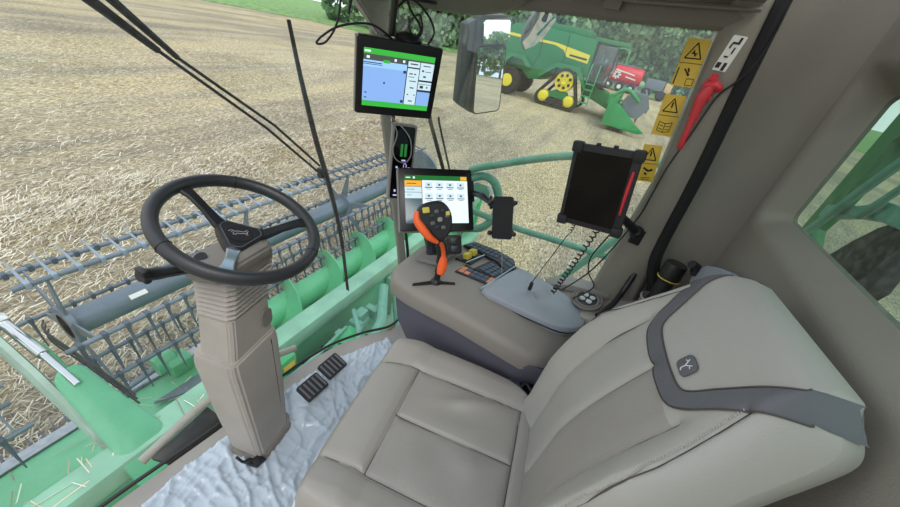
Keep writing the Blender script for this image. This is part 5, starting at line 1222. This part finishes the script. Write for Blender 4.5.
# backrest: front surface f(x, s) with s along the height
def bw(z):      # half width
    return .262 if z < .9 else .262-.112*((z-.9)/.36)**1.3
def byc(z):     # front centre line
    return -.245-.04*(z-.45)-.17*max(0, (z-.72)/.54)**1.5
BT = 1.205
def mirrored(h): return smooth_path([(-x, z, 0) for x, z in h]+[(x, z, 0) for x, z in reversed(h)], 14)
BOUT = mirrored([(.180, 1.170), (.168, 1.152), (.143, 1.105), (.122, 1.062), (.095, 1.038), (.04, 1.030)])
BIN = mirrored([(.148, 1.200), (.133, 1.165), (.112, 1.118), (.098, 1.085), (.080, 1.068), (.035, 1.062)])
def bf(x, z):
    w_ = bw(z); y = byc(z); a = abs(x)/max(w_, .05)
    y += .040*max(0, min(1, (abs(x)-.14)/.08))*(1 if z < .95 else max(0, 1-(z-.95)/.2))
    y -= .05*max(0, (a-.82)/.18)**2
    d = min(dseg((x, z), *s) for s in BS); y -= .006*math.exp(-(d/.004)**2)+.004*math.exp(-(d/.016)**2)
    return y
def edge_drop(x, z):
    wz = bw(z)*(math.sqrt(max(.0, 1-(max(0, (z-1.12)/(BT-1.12))*.70)**3.0)))
    e = abs(x)/wz; dr = 0
    if e > .9: t = min(1, (e-.9)/.1); dr += .040*(1-math.sqrt(max(0, 1-t*t)))
    tt = (z-(BT-.045))/.045
    if tt > 0: tt = min(1, tt); dr = max(dr, .045*(1-math.sqrt(max(0, 1-tt*tt))))
    return dr
BS = [((-.150, .52), (-.150, .90)), ((-.15, .90), (-.138, 1.045)), ((.150, .52), (.150, .90)), ((.15, .90), (.138, 1.045)), ((0, .52), (0, 1.03)),
      ((-.225, .55), (-.231, .89)), ((-.231, .89), (-.207, 1.01)), ((-.207, 1.01), (-.160, 1.14)), ((.225, .55), (.231, .89)), ((.231, .89), (.207, 1.01)), ((.207, 1.01), (.160, 1.14))]
bm = new(); NU, NV = 110, 150; P_ = [[None]*(NV+1) for _ in range(NU+1)]
for i in range(NU+1):
    for j in range(NV+1):
        u = -1+2*i/NU; z = .44+(BT-.44)*(j/NV)
        wz = bw(z)*(math.sqrt(max(.0, 1-(max(0, (z-1.12)/(BT-1.12))*.70)**3.0)))
        x = wz*u
        P_[i][j] = bm.verts.new((x, bf(x, z)-edge_drop(x, z), z))
for i in range(NU):
    for j in range(NV):
        f = bm.faces.new((P_[i][j], P_[i+1][j], P_[i+1][j+1], P_[i][j+1])); c = f.calc_center_median()
        f.material_index = 1 if (-.147 < c.x < .0 and c.z < 1.03) else 0
bd = [P_[i][0] for i in range(NU+1)]+[P_[NU][j] for j in range(1, NV+1)]+[P_[i][NV] for i in range(NU-1, -1, -1)]+[P_[0][j] for j in range(NV-1, 0, -1)]
prev = bd
for dy_, s in ((-.0, 1.0), (-.03, .97), (-.045, .9)):
    cur = [bm.verts.new((v.co.x*s, min(v.co.y-.002, byc(v.co.z)-.055)+dy_, .9+(v.co.z-.9)*(1-(1-s)*.5))) for v in bd]
    for k in range(len(bd)): bm.faces.new((prev[k], prev[(k+1) % len(bd)], cur[(k+1) % len(bd)], cur[k])).material_index = 0
    prev = cur
bm.faces.new(prev)
br = obj('backrest', bm, ['leather_light', 'leather_perf', 'leather_dark', 'leather_light'], seat, world=False, sharp=60)
def bseam(name, lines, r, m_, lift=.0):
    bm = new()
    for pts in lines:
        q = smooth_path([(x, z, 0) for x, z in pts], 10)
        bm_tube(bm, [(p.x, bf(p.x, p.y)+lift, p.y) for p in q], r, 5)
    return obj(name, bm, m_, br, world=False)
bseam('seam', [[(-.150, .52), (-.150, .90), (-.138, 1.045)], [(.150, .52), (.150, .90), (.138, 1.045)], [(0, .52), (0, .8), (0, 1.03)], [(-.225, .55), (-.231, .89), (-.207, 1.01), (-.160, 1.14)], [(.225, .55), (.231, .89), (.207, 1.01), (.160, 1.14)]], .0017, 'piping')
# the dark band is a strip of its own lying on the cover, and the head panel inside it stands a little proud
def on_back(x, z, lift): 
    zz = min(z, BT-.002); lim = .985*bw(zz)*(math.sqrt(max(.0, 1-(max(0, (zz-1.12)/(BT-1.12))*.70)**3.0))); x = max(-lim, min(lim, x)); return (x, bf(x, zz)-edge_drop(x, zz)+lift, zz)
bm = new(); NBd = 16; prev = None
for po, pi_ in zip(BOUT, BIN):
    row = []
    for k in range(NBd+1):
        t = k/NBd; q_ = po.lerp(pi_, t); row.append(bm.verts.new(on_back(q_.x, q_.y, .0035 if 0 < k < NBd else .0005)))
    if prev:
        for k in range(NBd): bm.faces.new((prev[k], prev[k+1], row[k+1], row[k]))
    prev = row
rows_ = [list(bm.verts)[:NBd+1], list(bm.verts)[-(NBd+1):]]
for row, sx in ((rows_[0], -1), (rows_[1], 1)):
    last = row
    for dy_, o_ in ((-.014, .003), (-.034, .004), (-.060, .004)):
        cur = [bm.verts.new((v.co.x+sx*o_*(1-k/NBd), row[k].co.y+dy_, v.co.z+o_*.6*(k/NBd))) for k, v in enumerate(row)]
        for k in range(NBd): bm.faces.new((last[k], last[k+1], cur[k+1], cur[k]))
        last = cur
obj('head_band', bm, 'leather_dark', br, world=False, recalc=True, sharp=60, label='dark grey band round the head panel')
for nm_, P0 in (('outer', BOUT), ('inner', BIN)):
    bm = new(); bm_tube(bm, [on_back(p.x, p.y, .003) for p in P0], .0014, 5); obj('band_seam', bm, 'piping', br, world=False)
bm = new(); q = smooth_path([(-.225, .55, 0), (-.231, .89, 0), (-.207, 1.01, 0), (-.160, 1.14, 0)], 36)
for k in range(0, len(q)-1, 1):
    p = q[k]; y = bf(p.x+.006, p.y); bm_box(bm, (p.x+.006, y+.0016, p.y), (.005, .0014, .0018))
obj('stitching', bm, 'thread', br, world=False)
LG = (-.045, 1.090); y0 = bf(*LG); Lm = Matrix(((1, 0, 0, LG[0]), (0, -.93, .36, y0+.001), (0, .36, .93, LG[1]), (0, 0, 0, 1)))
Lm = Matrix.Translation((LG[0], y0+.0015, LG[1])) @ Euler((math.radians(24), 0, 0)).to_matrix().to_4x4() @ Matrix.Rotation(PI, 4, 'Z')
bm = new(); bm_prism(bm, [Lm @ Vector((x, 0, z)) for x, z in round_poly(.040, .034, .010, 4)], Lm.to_3x3() @ Vector((0, -.003, 0)), .0008); lg = obj('badge', bm, 'leather_dark', br, world=False, label='dark badge with a stag mark')
bm = new()
for a, b in (((0, -.010), (0, -.002)), ((0, -.002), (-.008, .009)), ((0, -.002), (.008, .009)), ((-.005, .005), (-.011, .003)), ((.005, .005), (.011, .003)), ((0, -.010), (.005, -.013))): bm_tube(bm, [Lm @ Vector((a[0], -.0035, a[1])), Lm @ Vector((b[0], -.0035, b[1]))], .0009, 5)
obj('stag_mark', bm, 'white_mark', lg, world=False)
